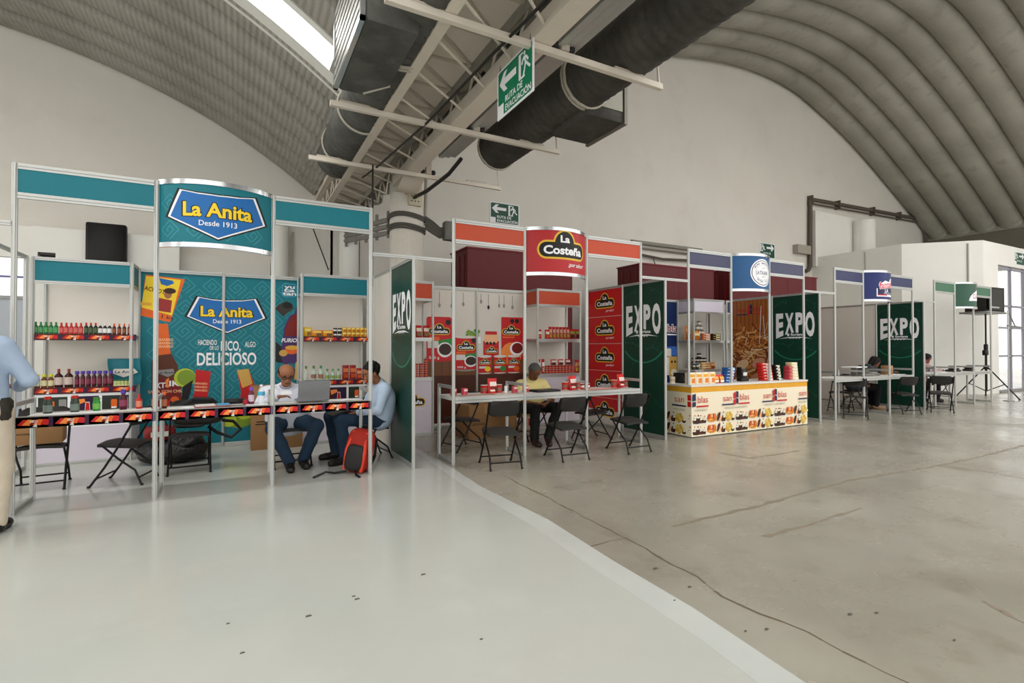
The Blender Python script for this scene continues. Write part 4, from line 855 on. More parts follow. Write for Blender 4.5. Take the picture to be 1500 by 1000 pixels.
# ------------------------------------------------------------------ goods
def bmesh_bottle(r, h, body, cap, label, neck=.4, capr=None, l0=.15, l1=.55, shoulder=.62, glass=None):
    b = B(); capr = capr or r*neck*1.15; ht = h*.84
    b.lathe([(0, 0), (r*.9, 0, body), (r, r*.12, body), (r, h*l0, body), (r*1.02, h*l0, label), (r*1.02, h*l1, label), (r, h*l1, body), (r, h*shoulder, body), (r*neck, h*.78, body), (r*neck, ht, body)], (0, 0, 0), body, 12)
    b.lathe([(capr, h*.8, cap), (capr, h*.985, cap), (capr*.9, h, cap), (0, h, cap)], (0, 0, 0), cap, 12); return b.mesh('bottle')
def G(h, **k): return M(h, k.pop('rough', .25), 0, .05, **k)
def tin(r, h, body, band, top):
    b = B(); b.lathe([(0, 0), (r, 0, top), (r, h*.04, top), (r*.98, h*.06, body), (r*.98, h*.3, body), (r*.98, h*.33, band), (r*.98, h*.66, band), (r*.98, h*.69, body), (r*.98, h*.94, body), (r, h*.96, top), (r, h, top), (r*.93, h, top), (r*.92, h*.97, top), (0, h*.97, top)], (0, 0, 0), body, 14); return b.mesh('tin')
def pouch(w_, d, h, body, l1, l2, name='pouch'):
    b = B(); n = 7
    def f(u, v, s): t = math.sin(math.pi*min(1, v*1.05))**.5*(1-.75*v) if v < .95 else .03; return ((u-.5)*w_*(1-.06*math.sin(math.pi*v)), s*d/2*t*math.sin(math.pi*min(max(u, .0), 1))**.6, v*h)
    b.grid(lambda u, v: f(u, v, -1), n, n, body); b.grid(lambda u, v: f(u, v, 1), n, n, body)
    b.add([(-w_*.36, -d*.5, h*.5), (w_*.36, -d*.5, h*.5), (w_*.36, -d*.34, h*.78), (-w_*.36, -d*.34, h*.78)], [(0, 1, 2, 3)], l1); b.add([(-w_*.3, -d*.51, h*.12), (w_*.36, -d*.51, h*.12), (w_*.34, -d*.5, h*.42), (-w_*.3, -d*.5, h*.42)], [(0, 1, 2, 3)], l2); return b.mesh(name)
def carton(w_, d, h, body, l1, l2, name='carton'):
    b = B(); b.rbox((-w_/2, -d/2, 0), (w_/2, d/2, h), body, .004)
    b.add([(-w_*.4, -d/2-.001, h*.6), (w_*.4, -d/2-.001, h*.6), (w_*.4, -d/2-.001, h*.85), (-w_*.4, -d/2-.001, h*.85)], [(0, 1, 2, 3)], l1)
    b.add([(-w_*.1, -d/2-.001, h*.1), (w_*.42, -d/2-.001, h*.1), (w_*.42, -d/2-.001, h*.5), (-w_*.1, -d/2-.001, h*.5)], [(0, 1, 2, 3)], l2); return b.mesh(name)
def row(me, name, cat, xs, y, z, fmt, group, rz=0.):
    """a counted row of like goods; the label says which one by its place in the row"""
    n = len(xs)
    for i, x in enumerate(xs): put(me, name, fmt % ordl(i, n), cat, (x, y, z), rz, group)
def lsp(a, b_, n): return [a+(b_-a)*i/max(n-1, 1) for i in range(n)]
cG, cR, cO, cP, cY = G('1f7a33'), G('c3231c'), G('e4551c'), G('4b2f9a'), G('c8c81e')
sA = X0-.5
bt = bmesh_bottle
g1 = 'top shelf sauces of the teal left shelf'
row(bt(.022, .145, G('256b35'), cG, G('4f9a5c')), 'sauce_bottle', 'bottle', lsp(-2.115, -1.93, 5), 8.03, 1.585, '%s of five green sauce bottles on the upper left teal shelf', g1)
row(bt(.022, .14, G('b5291f'), cR, G('d0605a')), 'sauce_bottle', 'bottle', lsp(-1.88, -1.695, 5), 8.03, 1.585, '%s of five red sauce bottles on the upper left teal shelf', g1)
row(bt(.022, .145, G('22301f'), cR, G('4b5c3c')), 'sauce_bottle', 'bottle', lsp(-1.645, -1.553, 3), 8.03, 1.585, '%s of three dark green bottles with red caps, upper left teal shelf', g1)
row(bt(.022, .14, G('2b2320'), G('d7d7d7'), G('dcdcda')), 'sauce_bottle', 'bottle', lsp(-1.507, -1.415, 3), 8.03, 1.585, '%s of three white labelled bottles, upper left teal shelf', g1)
row(bt(.02, .14, G('4a1d12'), cO, G('8a4a30')), 'sauce_bottle', 'bottle', lsp(-1.369, -1.215, 4), 8.03, 1.585, '%s of four orange capped sauce bottles, upper left teal shelf', g1)
g2 = 'lower shelf bottles of the teal left shelf'
row(bt(.028, .165, G('6b3a1b'), cY, G('d8cfa4'), .5, .02), 'syrup_bottle', 'bottle', lsp(-2.1, -1.975, 3), 8.04, .94, '%s of three yellow capped amber bottles, lower left teal shelf', g2)
row(bt(.042, .225, G('3a1210'), G('8e2a22'), G('cbb7ae'), .3), 'vanilla_jug', 'bottle', [-1.905, -1.81], 8.05, .94, '%s of two big dark red jugs, lower left teal shelf', g2)
row(bt(.024, .195, G('4a1522'), cP, G('7d2a45'), .5, .021, .18, .5), 'sauce_bottle', 'bottle', lsp(-1.73, -1.4, 7), 8.04, .94, '%s of seven purple capped bottles, lower left teal shelf', g2)
jm = bt(.021, .075, G('d8d2a8'), G('4f7a2d'), G('b8bf7a'), .9, .02, .2, .7, .7); row(jm, 'spice_jar', 'jar', lsp(-1.35, -1.2, 5), 8.03, .94, '%s of five small pale green jars, lower left teal shelf', g2)
t = thing('shopping_bag', 'teal shopping bag with La Anita logo leaning behind the small green jars', 'bag', (-1.29, 8.22, .94)); b = B()
b.grid(lambda u, v: (-.17+.34*u+.012*math.sin(v*5), -.03+.02*math.sin(u*9)+.05*v, .34*v-.015*math.sin(u*3.1)*v), 12, 8, TEAL); b.grid(lambda u, v: (-.17+.34*u+.012*math.sin(v*5), .03+.05*v, .34*v), 12, 8, TEAL); b.build('bag_body', t)
P = Print(); P.poly([(-.13, .16), (-.1, .21), (.11, .21), (.15, .16), (0, .1)], INK['pale']); P.text('La Anita', .01, .155, .035, INK['navy'], w=.2, off=.02); P.build('logo_print', t, lambda u, v, w: Vector((u, -.075+.05*v/.34-w, v)))
# right shelf of the teal booth
xR = X0+2.5; y1, y2 = G('e6b41c'), G('e08a1c')
row(carton(.11, .07, .135, y1, G('f3e27a'), G('8a5a18')), 'achiote_box', 'box', [xR+.085], 8.04, 1.585, '%s tall yellow carton standing at the left end of the upper right teal shelf', 'upper right teal shelf goods')
row(carton(.145, .08, .095, y2, G('f0d060'), G('6a4b1a')), 'achiote_box', 'box', [xR+.215, xR+.365], 8.04, 1.585, '%s of two low orange cartons on the upper right teal shelf', 'upper right teal shelf goods')
tm = tin(.03, .065, G('2a2522'), G('e6e4e0'), G('1d1b1a')); 
for r_ in range(2): row(tm, 'paste_jar', 'jar', [xR+.475, xR+.54], 8.04, 1.585+.066*r_, '%s white banded jar in the '+('lower', 'upper')[r_]+' layer on the upper right teal shelf', 'white banded jars')
cm = carton(.06, .06, .072, G('d8a12a'), G('f1dc80'), G('b5651f'))
for r_ in range(2): row(cm, 'seasoning_box', 'box', lsp(xR+.605, xR+.93, 6), 8.04, 1.585+.0725*r_, '%s yellow cube box in the '+('lower', 'upper')[r_]+' layer, upper right teal shelf', 'yellow cube boxes')
gl2 = clear('bottle_glass', (.62, .85, .68, 1), .5, .08)
row(bt(.032, .21, clear('clear_bottle', (.85, .9, .85, 1), .35), G('5a8a2d'), G('d8ddd0'), .42), 'vinegar_bottle', 'bottle', [xR+.07], 8.08, .94, '%s clear vinegar bottle at the left end of the lower right teal shelf', 'lower right teal shelf bottles')
gm = bt(.036, .215, gl2, G('3f7f46'), G('a3705a'), .3, .016, .12, .4, .5); row(gm, 'vinegar_bottle', 'bottle', [xR+.175, xR+.275], 8.06, .94, '%s of two tall pale green bottles, lower right teal shelf', 'lower right teal shelf bottles')
gm = bt(.033, .165, gl2, G('4f8f52'), G('8fa45a'), .32, .015, .12, .4, .5); row(gm, 'vinegar_bottle', 'bottle', lsp(xR+.365, xR+.525, 3), 8.06, .94, '%s of three short pale green bottles, lower right teal shelf', 'lower right teal shelf bottles')
rm_ = pouch(.1, .06, .215, G('8e1d18'), G('c96a3a'), G('b5451f')); row(rm_, 'sauce_pouch', 'pouch', [xR+.63, xR+.735], 8.06, .94, '%s of two tall red sauce pouches, lower right teal shelf', 'lower right teal shelf pouches')
rm_ = pouch(.085, .06, .165, G('a3221a'), G('d9845a'), G('c8552a')); row(rm_, 'sauce_pouch', 'pouch', [xR+.83, xR+.925], 8.06, .94, '%s of two short red sauce pouches, lower right teal shelf', 'lower right teal shelf pouches')
# on the teal counter
zc = .831; yc = YF+.2
def solo(me, name, label, cat, x, y, z, rz=0.): return put(me, name, label, cat, (x, y, z), rz)
cl = clear('jar_glass', (.75, .85, .8, 1), .4, .1)
rj = bt(.034, .15, G('39463c'), cR, G('707c72'), .8, .026, .1, .5, .6)
solo(rj, 'salt_grinder', 'red capped grey jar at the left end of the teal counter, nearer the corner', 'jar', -1.505, YF+.22, zc); solo(rj, 'salt_grinder', 'red capped grey jar second from the left on the teal counter', 'jar', -1.32, YF+.24, zc)
solo(bt(.03, .125, G('2f8f35'), G('3a7d2a'), G('6fb04e'), .8, .026), 'green_bottle', 'small green bottle on the teal counter left of the purple capped one', 'bottle', -1.165, YF+.26, zc)
solo(bt(.03, .19, G('4a1526'), cP, G('8a3a55'), .5, .021, .18, .5), 'sauce_bottle', 'purple capped dark bottle on the left bay of the teal counter', 'bottle', -.96, YF+.24, zc)
solo(bt(.026, .14, G('c8281e'), cR, G('e08a70'), .35), 'hot_sauce_bottle', 'small bright red hot sauce bottle on the left bay of the teal counter', 'bottle', -.84, YF+.26, zc)
ob = bt(.022, .165, G('4a1d12'), cO, G('a86040'), .5, .014)
solo(ob, 'hot_sauce_bottle', 'orange capped dark bottle on the teal counter, left of the pair by the post', 'bottle', -.715, YF+.22, zc); solo(ob, 'hot_sauce_bottle', 'orange capped dark bottle closest to the second post of the teal counter', 'bottle', -.625, YF+.16, zc)
solo(bt(.028, .175, G('6a2340'), G('7a3fa8'), G('d0b8c8'), .5, .018), 'sauce_bottle', 'purple capped bottle beside the water bottle on the teal counter', 'bottle', .13, YF+.22, zc)
solo(bt(.024, .05, G('a8182a'), G('a8182a'), G('a8182a'), .9), 'red_cup', 'small dark red cup next to the purple capped bottle by the water bottle', 'cup', .075, YF+.2, zc)
t = thing('water_bottle', 'clear plastic water bottle with light blue label on the teal counter', 'bottle', (.225, YF+.22, zc)); b = B()
wc = clear('pet', (.9, .95, 1, 1), .3, .08); b.lathe([(0, 0), (.032, 0), (.034, .02), (.031, .04), (.034, .06), (.031, .08), (.034, .1), (.034, .13), (.013, .17), (.013, .185)], (0, 0, 0), wc, 14); b.build('bottle_body', t)
b = B(); b.lathe([(.035, .085), (.035, .125)], (0, 0, 0), G('4fb0cf'), 14); b.build('label_band', t); b = B(); b.lathe([(.015, .18), (.015, .2), (0, .2)], (0, 0, 0), G('e6eef2'), 12); b.build('cap', t)
b = B(); b.rbox((-.1, -.05, 0), (.1, .05, .045), BLACK, .01); b.rbox((-.095, -.045, .045), (.095, .045, .05), BLK2, .002); solo(b.mesh('black_case'), 'black_case', 'small flat black case on the middle bay of the teal counter', 'case', -.02, YF+.34, zc)
b = B(); b.rbox((-.16, -.11, 0), (.16, .11, .012), M('9a5a5a', .3), .004); b.box((-.15, -.1, .012), (.02, .1, .016), INK['pale']); b.box((.04, -.1, .012), (.15, .1, .016), INK['sky']); solo(b.mesh('leaflet_tray'), 'leaflet_stack', 'shiny stack of printed leaflets on the middle bay of the teal counter', 'leaflets', -.22, YF+.18, zc, .1)
for i, (x, y, w_, r_) in enumerate(((-1.25, YF+.12, .5, .03), (-.35, YF+.15, .28, -.05), (.18, YF+.13, .2, .1), (1.05, YF+.2, .3, -.04))):
    b = B(); b.grid(lambda u, v: ((u-.5)*w_, (v-.5)*.2, .003+.002*math.sin(u*11)), 8, 2, INK['white']); b.grid(lambda u, v: ((u-.5)*w_, (v-.5)*.2, .002*math.sin(u*11)), 8, 2, INK['white'])
    solo(b.mesh('paper'), 'paper_sheet', 'white paper lying on the teal counter, '+['left bay in front of the jars', 'middle bay left of the leaflets', 'middle bay in front of the water bottle', 'right bay right of the laptop'][i], 'paper', x, y, zc-.005, r_)
t = thing('laptop', 'open silver laptop with its lid towards the camera on the teal counter', 'laptop', (.745, YF+.2, zc), .06)
b = B(); b.rbox((-.165, 0, 0), (.165, .23, .016), M('8d8d90', .35, .7), .005); b.build('base', t); b = B(); b.box((-.14, .03, .016), (.14, .13, .018), BLACK); b.build('keyboard', t)
Rl = Matrix.Rotation(math.radians(14), 3, 'X'); b = B(); b.box((-.165, -.008, 0), (.165, 0, .225), M('8a8b8e', .35, .6), Rl, (0, .0, .012)); lid = b.build('lid', t); b = B(); b.box((-.155, 0, .012), (.155, .001, .215), M('1b2330', .2), Rl, (0, .0, .012)); b.build('screen', lid)

# orange booth shelves
xo = X0+3.5; y = 8.05
pm = pouch(.115, .06, .2, G('b3201d'), G('e6d6c0'), G('7a5a20'))
row(carton(.045, .1, .2, G('9c1a1a'), G('d8a08a'), G('c8502a')), 'bean_box', 'box', [xo+.5, xo+.62, xo+.68], y, 1.585, '%s of three slim red boxes on the orange left shelf', 'slim red boxes')
row(pm, 'bean_pouch', 'pouch', [xo+.775, xo+.9], y, 1.585, '%s of two red bean pouches on the orange left shelf', 'bean pouches')
tm = tin(.036, .075, G('a51f1c'), G('c86a50'), G('c9c4bc'))
for j, (x, n) in enumerate(((xo+.56, 2), (xo+.645, 2), (xo+.73, 3), (xo+.815, 3), (xo+.9, 4))):
    for i in range(n): put(tm, 'tin_can', '%s red tin of the %s stack on the orange booth left cabinet' % (['bottom', 'second', 'third', 'top'][i if i < n-1 or n == 4 else n-1], ORD[j]), 'tin', (x, y, .94+.0755*i), random.random(), 'stacked red tins')
xo = X0+6.5
row(pouch(.1, .06, .17, G('b3201d'), G('e6d6c0'), G('c8502a')), 'bean_pouch', 'pouch', [xo+.07, xo+.24], y, 1.585, '%s of two short red pouches, upper right orange shelf', 'pouches of the orange right shelf')
row(pouch(.075, .055, .225, G('a81c1c'), G('d8a08a'), G('b08a3a')), 'bean_pouch', 'pouch', lsp(xo+.31, xo+.7, 6), y, 1.585, '%s of six tall red pouches, upper right orange shelf', 'pouches of the orange right shelf')
row(pouch(.14, .06, .19, G('a81c1c'), G('7f8a3a'), G('3a2a18')), 'bean_pouch', 'pouch', [xo+.8, xo+.93], y, 1.585, '%s of two wide red pouches with a green band, upper right orange shelf', 'pouches of the orange right shelf')
row(pouch(.07, .05, .27, G('b3201d'), G('e6e0d8'), G('c8a08a')), 'bean_pouch', 'pouch', [xo+.06, xo+.15], y, .94, '%s of two tall slim pouches, lower right orange shelf', 'lower goods of the orange right shelf')
for j in range(9): 
    for i in range(2): put(tm, 'tin_can', '%s tin of the %s pair on the lower right orange shelf' % (('lower', 'upper')[i], ORD[j]), 'tin', (xo+.23+.0735*j, y, .94+.0755*i), random.random(), 'tins of the orange right shelf')
row(pouch(.13, .05, .11, G('b8413a'), G('e9e2da'), G('4a3a30')), 'bean_pouch', 'pouch', [xo+.38, xo+.54, xo+.7], y, 1.093, '%s of three pouches lying on the tins, lower right orange shelf', 'lower goods of the orange right shelf')
row(pouch(.07, .05, .25, G('a81c1c'), G('d09a5a'), G('c8a03a')), 'bean_pouch', 'pouch', [xo+.895, xo+.96], y, .94, '%s of two tall pouches at the right end, lower right orange shelf', 'lower goods of the orange right shelf')
# orange counter displays
zo = .815; red1, pal = G('c4231f'), G('e6dccb')
tA = tin(.05, .115, G('bb2420'), G('8a5a48'), G('cfc9bf')); pA = pouch(.135, .08, .2, G('cc1f1f'), G('ead8cf'), G('3a2a20')); sA_ = carton(.07, .055, .09, G('c8505a'), G('e8d0cc'), G('a83a4a'))
def disp(x, y_, where):
    put(tA, 'tin_can', 'red tin left of the pouch in the display '+where, 'tin', (x-.105, y_+.02, zo)); put(pA, 'bean_pouch', 'red pouch standing in the display '+where, 'pouch', (x, y_, zo+.0)); put(tA, 'tin_can', 'red tin right of the pouch in the display '+where, 'tin', (x+.105, y_+.02, zo))
    put(pouch(.11, .06, .07, G('b81c1e'), pal, red1), 'sauce_sachet', 'glossy red sachet lying in front in the display '+where, 'sachet', (x-.035, y_-.06, zo), .2)
disp(2.98, YF+.28, 'left of the seated man'); disp(4.26, YF+.27, 'right of the seated man'); disp(5.18, YF+.3, 'nearest the second EXPO wall')
put(sA_, 'small_box', 'small pink red box at the left end of the white counter, left of the post', 'box', (2.42, YF+.25, zo), 0, 'small pink boxes'); put(sA_, 'small_box', 'small pink red box at the left end of the white counter, right of the post', 'box', (2.55, YF+.2, zo), .3, 'small pink boxes'); put(sA_, 'small_box', 'small pink red box beside the middle post of the white counter', 'box', (3.29, YF+.22, zo), .1, 'small pink boxes'); put(sA_, 'small_box', 'small pink red box just right of the middle post of the white counter', 'box', (3.46, YF+.22, zo), .1, 'small pink boxes')
row(tin(.035, .08, G('8a2a28'), G('e8e2dc'), G('cfc9bf')), 'tin_can', 'tin', [4.46, 4.56], YF+.3, zo, '%s of two white banded tins near the third post of the white counter', 'white banded tins')
put(tin(.02, .095, INK['white'], INK['white'], INK['pale']), 'white_tube', 'white tube standing by the small pink box on the white counter', 'tube', (3.17, YF+.25, zo))
b = B(); b.rbox((-.2, -.12, 0), (.2, .12, .02), BLACK, .006); b.rbox((-.18, -.1, .02), (.18, .1, .026), M('2b2b2e', .3), .003); put(b.mesh('folder'), 'black_folder', 'closed black laptop on the white counter in front of the seated man', 'laptop', (3.78, YF+.25, zo), .05)
b = B(); b.rbox((-.35, -.11, 0), (.35, .11, .006), M('d9c9c0', .4), .002); b.box((-.33, -.1, .006), (.1, -.02, .008), M('7a4a3a', .4)); put(b.mesh('leaflets'), 'leaflet_stack', 'flat leaflets in the left bay of the white counter', 'leaflets', (2.83, YF+.14, zo), .0)
b = B(); b.rbox((-.3, -.1, 0), (.3, .1, .006), M('c0564a', .4), .002); b.box((-.28, -.08, .006), (.2, .03, .008), M('e0c8b8', .4)); put(b.mesh('leaflets'), 'leaflet_stack', 'flat red leaflets in the right bay of the white counter', 'leaflets', (4.72, YF+.2, zo), .0)

# bakery booth shelf: pyramids and packs
xk = X0+10.5; y = 8.06; jr = tin(.048, .1, G('8f877a'), G('ded8cc'), G('4a3a2c')); jb = tin(.048, .1, G('2a211c'), G('d6cfc4'), G('171412'))
for r_, (n, lb) in enumerate(((4, 'bottom'), (3, 'second'), (2, 'third'), (1, 'top'))):
    for i in range(n): put(jr, 'glass_jar', '%s pale jar, %s row of the upper navy pyramid' % (ordl(i, n), lb), 'jar', (xk+.4-(n-1)*.05+i*.1, y+.14, 1.585+.03+.101*r_), 0, 'upper jar pyramid'); 
b = B(); b.box((-.22, -.05, 0), (.22, .05, .03), WHITE); put(b.mesh('riser'), 'display_riser', 'white riser block under the upper jar pyramid', 'block', (xk+.4, y+.14, 1.585))
b = B(); b.rbox((-.2, -.05, 0), (.2, .05, .15), M('8a6238', .5), .008); put(b.mesh('riser'), 'display_riser', 'brown riser box under the lower jar pyramid', 'block', (xk+.4, y+.14, .94))
for r_, (n, lb) in enumerate(((4, 'bottom'), (1, 'top'))):
    for i in range(n): put(jb, 'glass_jar', '%s black lidded jar, %s row of the lower navy pyramid' % (ordl(i, n), lb), 'jar', (xk+.4-(n-1)*.055+i*.11, y+.14, 1.09+.101*r_), 0, 'lower jar pyramid')
pk = pouch(.14, .08, .2, G('d98a2a'), G('efd9a8'), G('b5651f')); row(pk, 'bread_pack', 'bread', [xk+.07, xk+.16], y-.02, 1.585, '%s of two orange bread packs on the upper navy shelf', 'bread packs of the navy booth'); put(pouch(.17, .09, .32, G('c87a3a'), G('e0b080'), G('8a4a20')), 'bread_pack', 'tall brown bread bag behind the orange packs on the upper navy shelf', 'bread', (xk+.07, y+.18, 1.585))
for i in range(3): put(carton(.24, .07, .05, G('c86a4a'), G('e8c8a8'), G('f0e0d0')), 'roll_pack', '%s of three long pink packs stacked on the upper navy shelf' % ['bottom', 'middle', 'top'][i], 'pack', (xk+.42, y-.03, 1.585+.0505*i), 0, 'pink packs'); put(carton(.26, .07, .05, G('2a2420'), G('c8b040'), G('e8e0d0')), 'roll_pack', '%s of three long black packs stacked on the upper navy shelf' % ['bottom', 'middle', 'top'][i], 'pack', (xk+.74, y-.03, 1.585+.0505*i), 0, 'black packs')
for i in range(3): put(carton(.28, .07, .05, G('d8b070'), G('f0e0c0'), G('b06030')), 'roll_pack', '%s of three cream packs stacked on the lower navy shelf' % ['bottom', 'middle', 'top'][i], 'pack', (xk+.4, y-.03, .94+.0505*i), 0, 'cream packs')
put(pouch(.14, .07, .14, G('5a86b0'), G('d8e0e8'), G('9ab0c8')), 'flour_bag', 'pale blue bag at the left of the lower navy shelf', 'bag', (xk+.17, y-.02, .94)); put(pouch(.16, .07, .15, G('b8743a'), G('d8a870'), G('8a4a20')), 'bread_pack', 'brown bread bag at the right of the lower navy shelf', 'bread', (xk+.64, y-.02, .94))
row(pouch(.11, .06, .13, G('23281f'), G('c8c0a8'), G('4a5040')), 'coffee_pack', 'pack', [xk-.16, xk-.05], y-.2, .94, '%s of two dark packs beside the navy shelf', 'dark packs')
b = B(); b.box((-.12, -.12, 0), (.12, .12, .92), LILAC); b.rbox((-.13, -.13, .92), (.13, .13, .94), WHITE, .004); put(b.mesh('stand'), 'pack_stand', 'narrow white stand carrying two dark packs left of the navy shelf', 'stand', (xk-.105, y-.2, 0))
# on the bakery counter
zk = .83; yk = 5.9
for i in range(4): put(carton(.145, .09, .19, G('efe0c4'), G('e6a52a'), G('d9792a')), 'bread_box', '%s of four white and orange cartons at the front of the bakery counter' % ordl(i, 4), 'box', (6.43+.155*i, yk, zk), 0, 'white and orange cartons')
row(carton(.09, .1, .1, G('e8dcc8'), G('efe8dc'), G('cfa070')), 'small_carton', 'box', [6.32, 6.34], 0, zk, '%s', 'x') if False else None
row(tin(.035, .11, G('e3d8c6'), G('d0b898'), G('efe8dc')), 'flour_tube', 'tube', [6.33, 6.36], 6.2, zk, '%s of two cream tubes at the left end of the bakery counter', 'cream tubes')
row(pouch(.13, .09, .14, G('d8402a'), G('f0b03a'), G('efe0c8')), 'snack_bag', 'bag', [7.0, 7.13], yk, zk, '%s of two red snack bags on the bakery counter', 'red snack bags')
def pile(x, n, w_, h, body, l1, name, fmt, group, taper=.0, y_=5.93):
    me = carton(w_, .12, h, body, l1, l1)
    for i in range(n): put(me, name, fmt % (['bottom', 'second', 'third', 'fourth', 'fifth', 'top'][i] if i < n-1 else 'top'), 'pack', (x-taper*i, y_, zk+(h+.001)*i), 0, group)
pile(7.33, 5, .19, .05, G('2f62a8'), G('d8e4f2'), 'pasta_pack', '%s of the blue packs piled on the bakery counter', 'blue packs', -.012)
b = B(); b.rbox((-.1, -.05, 0), (.1, .05, .05), BLACK, .006); b.rbox((-.1, -.05, .05), (-.09, .05, .25), BLACK, .003); b.rbox((-.06, -.04, .05), (.08, .0, .22), M('2b2522', .3), .01); b.box((-.04, -.045, .1), (.06, -.041, .16), INK['pale']); put(b.mesh('card_terminal'), 'display_stand', 'black display stand in the middle of the bakery counter', 'stand', (7.83, 6.0, zk))
b = B(); b.rbox((-.14, -.1, 0), (.14, .1, .15), BLK2, .01); b.rbox((-.13, -.13, .15), (.12, .1, .17), BLACK, .004); b.box((-.1, -.101, .03), (.05, -.1, .1), M('3a3530', .5)); put(b.mesh('scale'), 'black_box', 'low black box on the left side of the bakery counter behind the cartons', 'box', (6.62, 6.22, zk))
pile(8.36, 6, .26, .052, G('c8281e'), G('efe4dc'), 'cookie_pack', '%s of the red cookie packs piled on the bakery counter', 'red cookie packs', .012); pile(8.66, 5, .13, .055, G('1f1c1a'), G('e8e2cf'), 'biscuit_pack', '%s of the black and cream packs piled on the bakery counter', 'black packs on counter', .012)
pile(8.86, 4, .12, .055, G('a8383a'), G('c86060'), 'biscuit_pack', '%s of the dark pink packs piled on the bakery counter', 'dark pink packs', .0, 6.1); pile(9.0, 4, .1, .062, G('b84048'), G('d07070'), 'biscuit_pack', '%s of the pink red packs piled near the counter end', 'pink red packs', .0); pile(9.14, 6, .18, .052, G('e0cf9c'), G('f0e8d8'), 'wafer_pack', '%s of the cream wafer packs piled at the right end', 'wafer packs', .008)
# dark blue booth goods
xd = X0+11.5
row(tin(.04, .1, G('9a968c'), G('c8c4ba'), G('6a665e')), 'metal_pot', 'pot', [xd+.66, xd+.78, xd+.9], 8.08, 1.585, '%s of three small metal pots on the dark blue booth shelf', 'metal pots')
row(tin(.045, .14, G('8a2a28'), G('b8605a'), G('cfc9bf')), 'gift_tin', 'tin', [xd+.66], 8.06, .94, '%s red tin on the lower dark blue booth shelf', 'x1'); put(tin(.05, .13, G('8f8a80'), G('b0aca0'), G('6a665e')), 'metal_pot', 'grey pot on the lower dark blue booth shelf', 'pot', (xd+.82, 8.06, .94))
def carton_box(name, label, w_, d, h, loc, rz, open_=False, mark=True):
    t = thing(name, label, 'box', loc, rz); b = B(); b.rbox((-w_/2, -d/2, 0), (w_/2, d/2, h), CARD, .004); b.build('carton_body', t)
    b = B(); b.box((-.03, -d/2-.002, h*.72), (.03, d/2+.002, h+.002), CARDT); b.build('packing_tape', t)
    if mark: b = B(); b.box((-w_*.4, -d/2-.002, h*.44), (-w_*.05, -d/2, h*.455), BLK2); b.box((-w_*.42, -d/2-.002, h*.40), (-w_*.02, -d/2, h*.415), BLK2); b.box((-w_*.1, -d/2-.002, h*.33), (-w_*.04, -d/2, h*.35), BLK2); o = b.build('printed_marking', t); o['kind'] = 'stuff'
    return t
tb = carton_box('cardboard_box', 'tall brown cardboard box behind the bald man in the teal booth', .66, .4, .88, (.5, 8.1, 0), 0)
b = B(); b.rbox((.08, -.203, .18), (.13, -.199, .36), BLACK, .004); b.build('hand_slot', tb)
carton_box('cardboard_box', 'small brown cardboard box sitting on the leftmost folding chair', .42, .3, .25, (-1.78, 6.84, .465), .12)
carton_box('cardboard_box', 'wide brown cardboard box under the white counter of the orange booth', .62, .45, .52, (3.45, 7.55, 0), .1); carton_box('cardboard_box', 'smaller cardboard box beside the wide one behind the white counter', .36, .3, .36, (4.0, 7.75, 0), -.1, mark=False)
b = B(); b.rbox((-.13, -.1, 0), (.13, .1, .3), M('b8a08c', .6), .03); b.box((-.09, -.102, .12), (.09, -.1, .24), INK['red']); put(b.mesh('bag'), 'paper_bag', 'pale paper bag with a red mark behind the yellow shirted man', 'bag', (4.36, 7.5, 0), .1)
carton_box('carton', 'brown file carton standing on the dark blue counter before the writing woman', .1, .2, .2, (12.85, YF+.3, .815), 0, mark=False)
b = B(); b.rbox((-.3, -.12, 0), (.3, .12, .05), M('6f6e68', .5), .01); b.rbox((-.28, -.1, .05), (-.1, .1, .12), M('5a594f', .5), .01); b.rbox((.0, -.1, .05), (.25, .1, .08), M('8a897f', .5), .01); put(b.mesh('papers'), 'paper_stack', 'grey heap of folders and boxes on the dark blue counter', 'papers', (12.0, YF+.28, .815))
b = B(); b.box((-.25, -.15, .18), (.25, .15, .2), INK['white']); b.box((-.05, -.05, 0), (.05, .05, .18), M('5f5d55', .6)); put(b.mesh('stand'), 'leaflet_stand', 'white topped low stand on the dark blue counter', 'stand', (11.65, YF+.35, .815), .1)
b = B(); b.rbox((-.28, -.13, 0), (.28, .13, .006), INK['white'], .002); put(b.mesh('paper'), 'paper_sheet', 'white sheets under the hands of the writing woman', 'paper', (13.0, YF+.2, .815), .2)
for i, (x, l) in enumerate(((15.95, 'left'), (16.8, 'right'))):
    b = B(); b.rbox((-.2, -.1, 0), (.2, .1, .05), BLK2, .02); b.rbox((-.1, -.08, .05), (.16, .08, .09), BLACK, .02); b.tube([(.1, 0, .06), (.25, .05, .03), (.35, .0, .02)], .015, BLACK); put(b.mesh('black_bag'), 'black_pouch', 'flat black pouch on the last booth counter, %s one' % l, 'pouch', (x, YF+.28, .815), .2*i)
b = B(); b.rbox((-.25, -.14, 0), (.25, .14, .008), INK['white'], .002); put(b.mesh('paper'), 'paper_sheet', 'white paper on the last booth counter next to the seated man', 'paper', (15.2, YF+.25, .815))
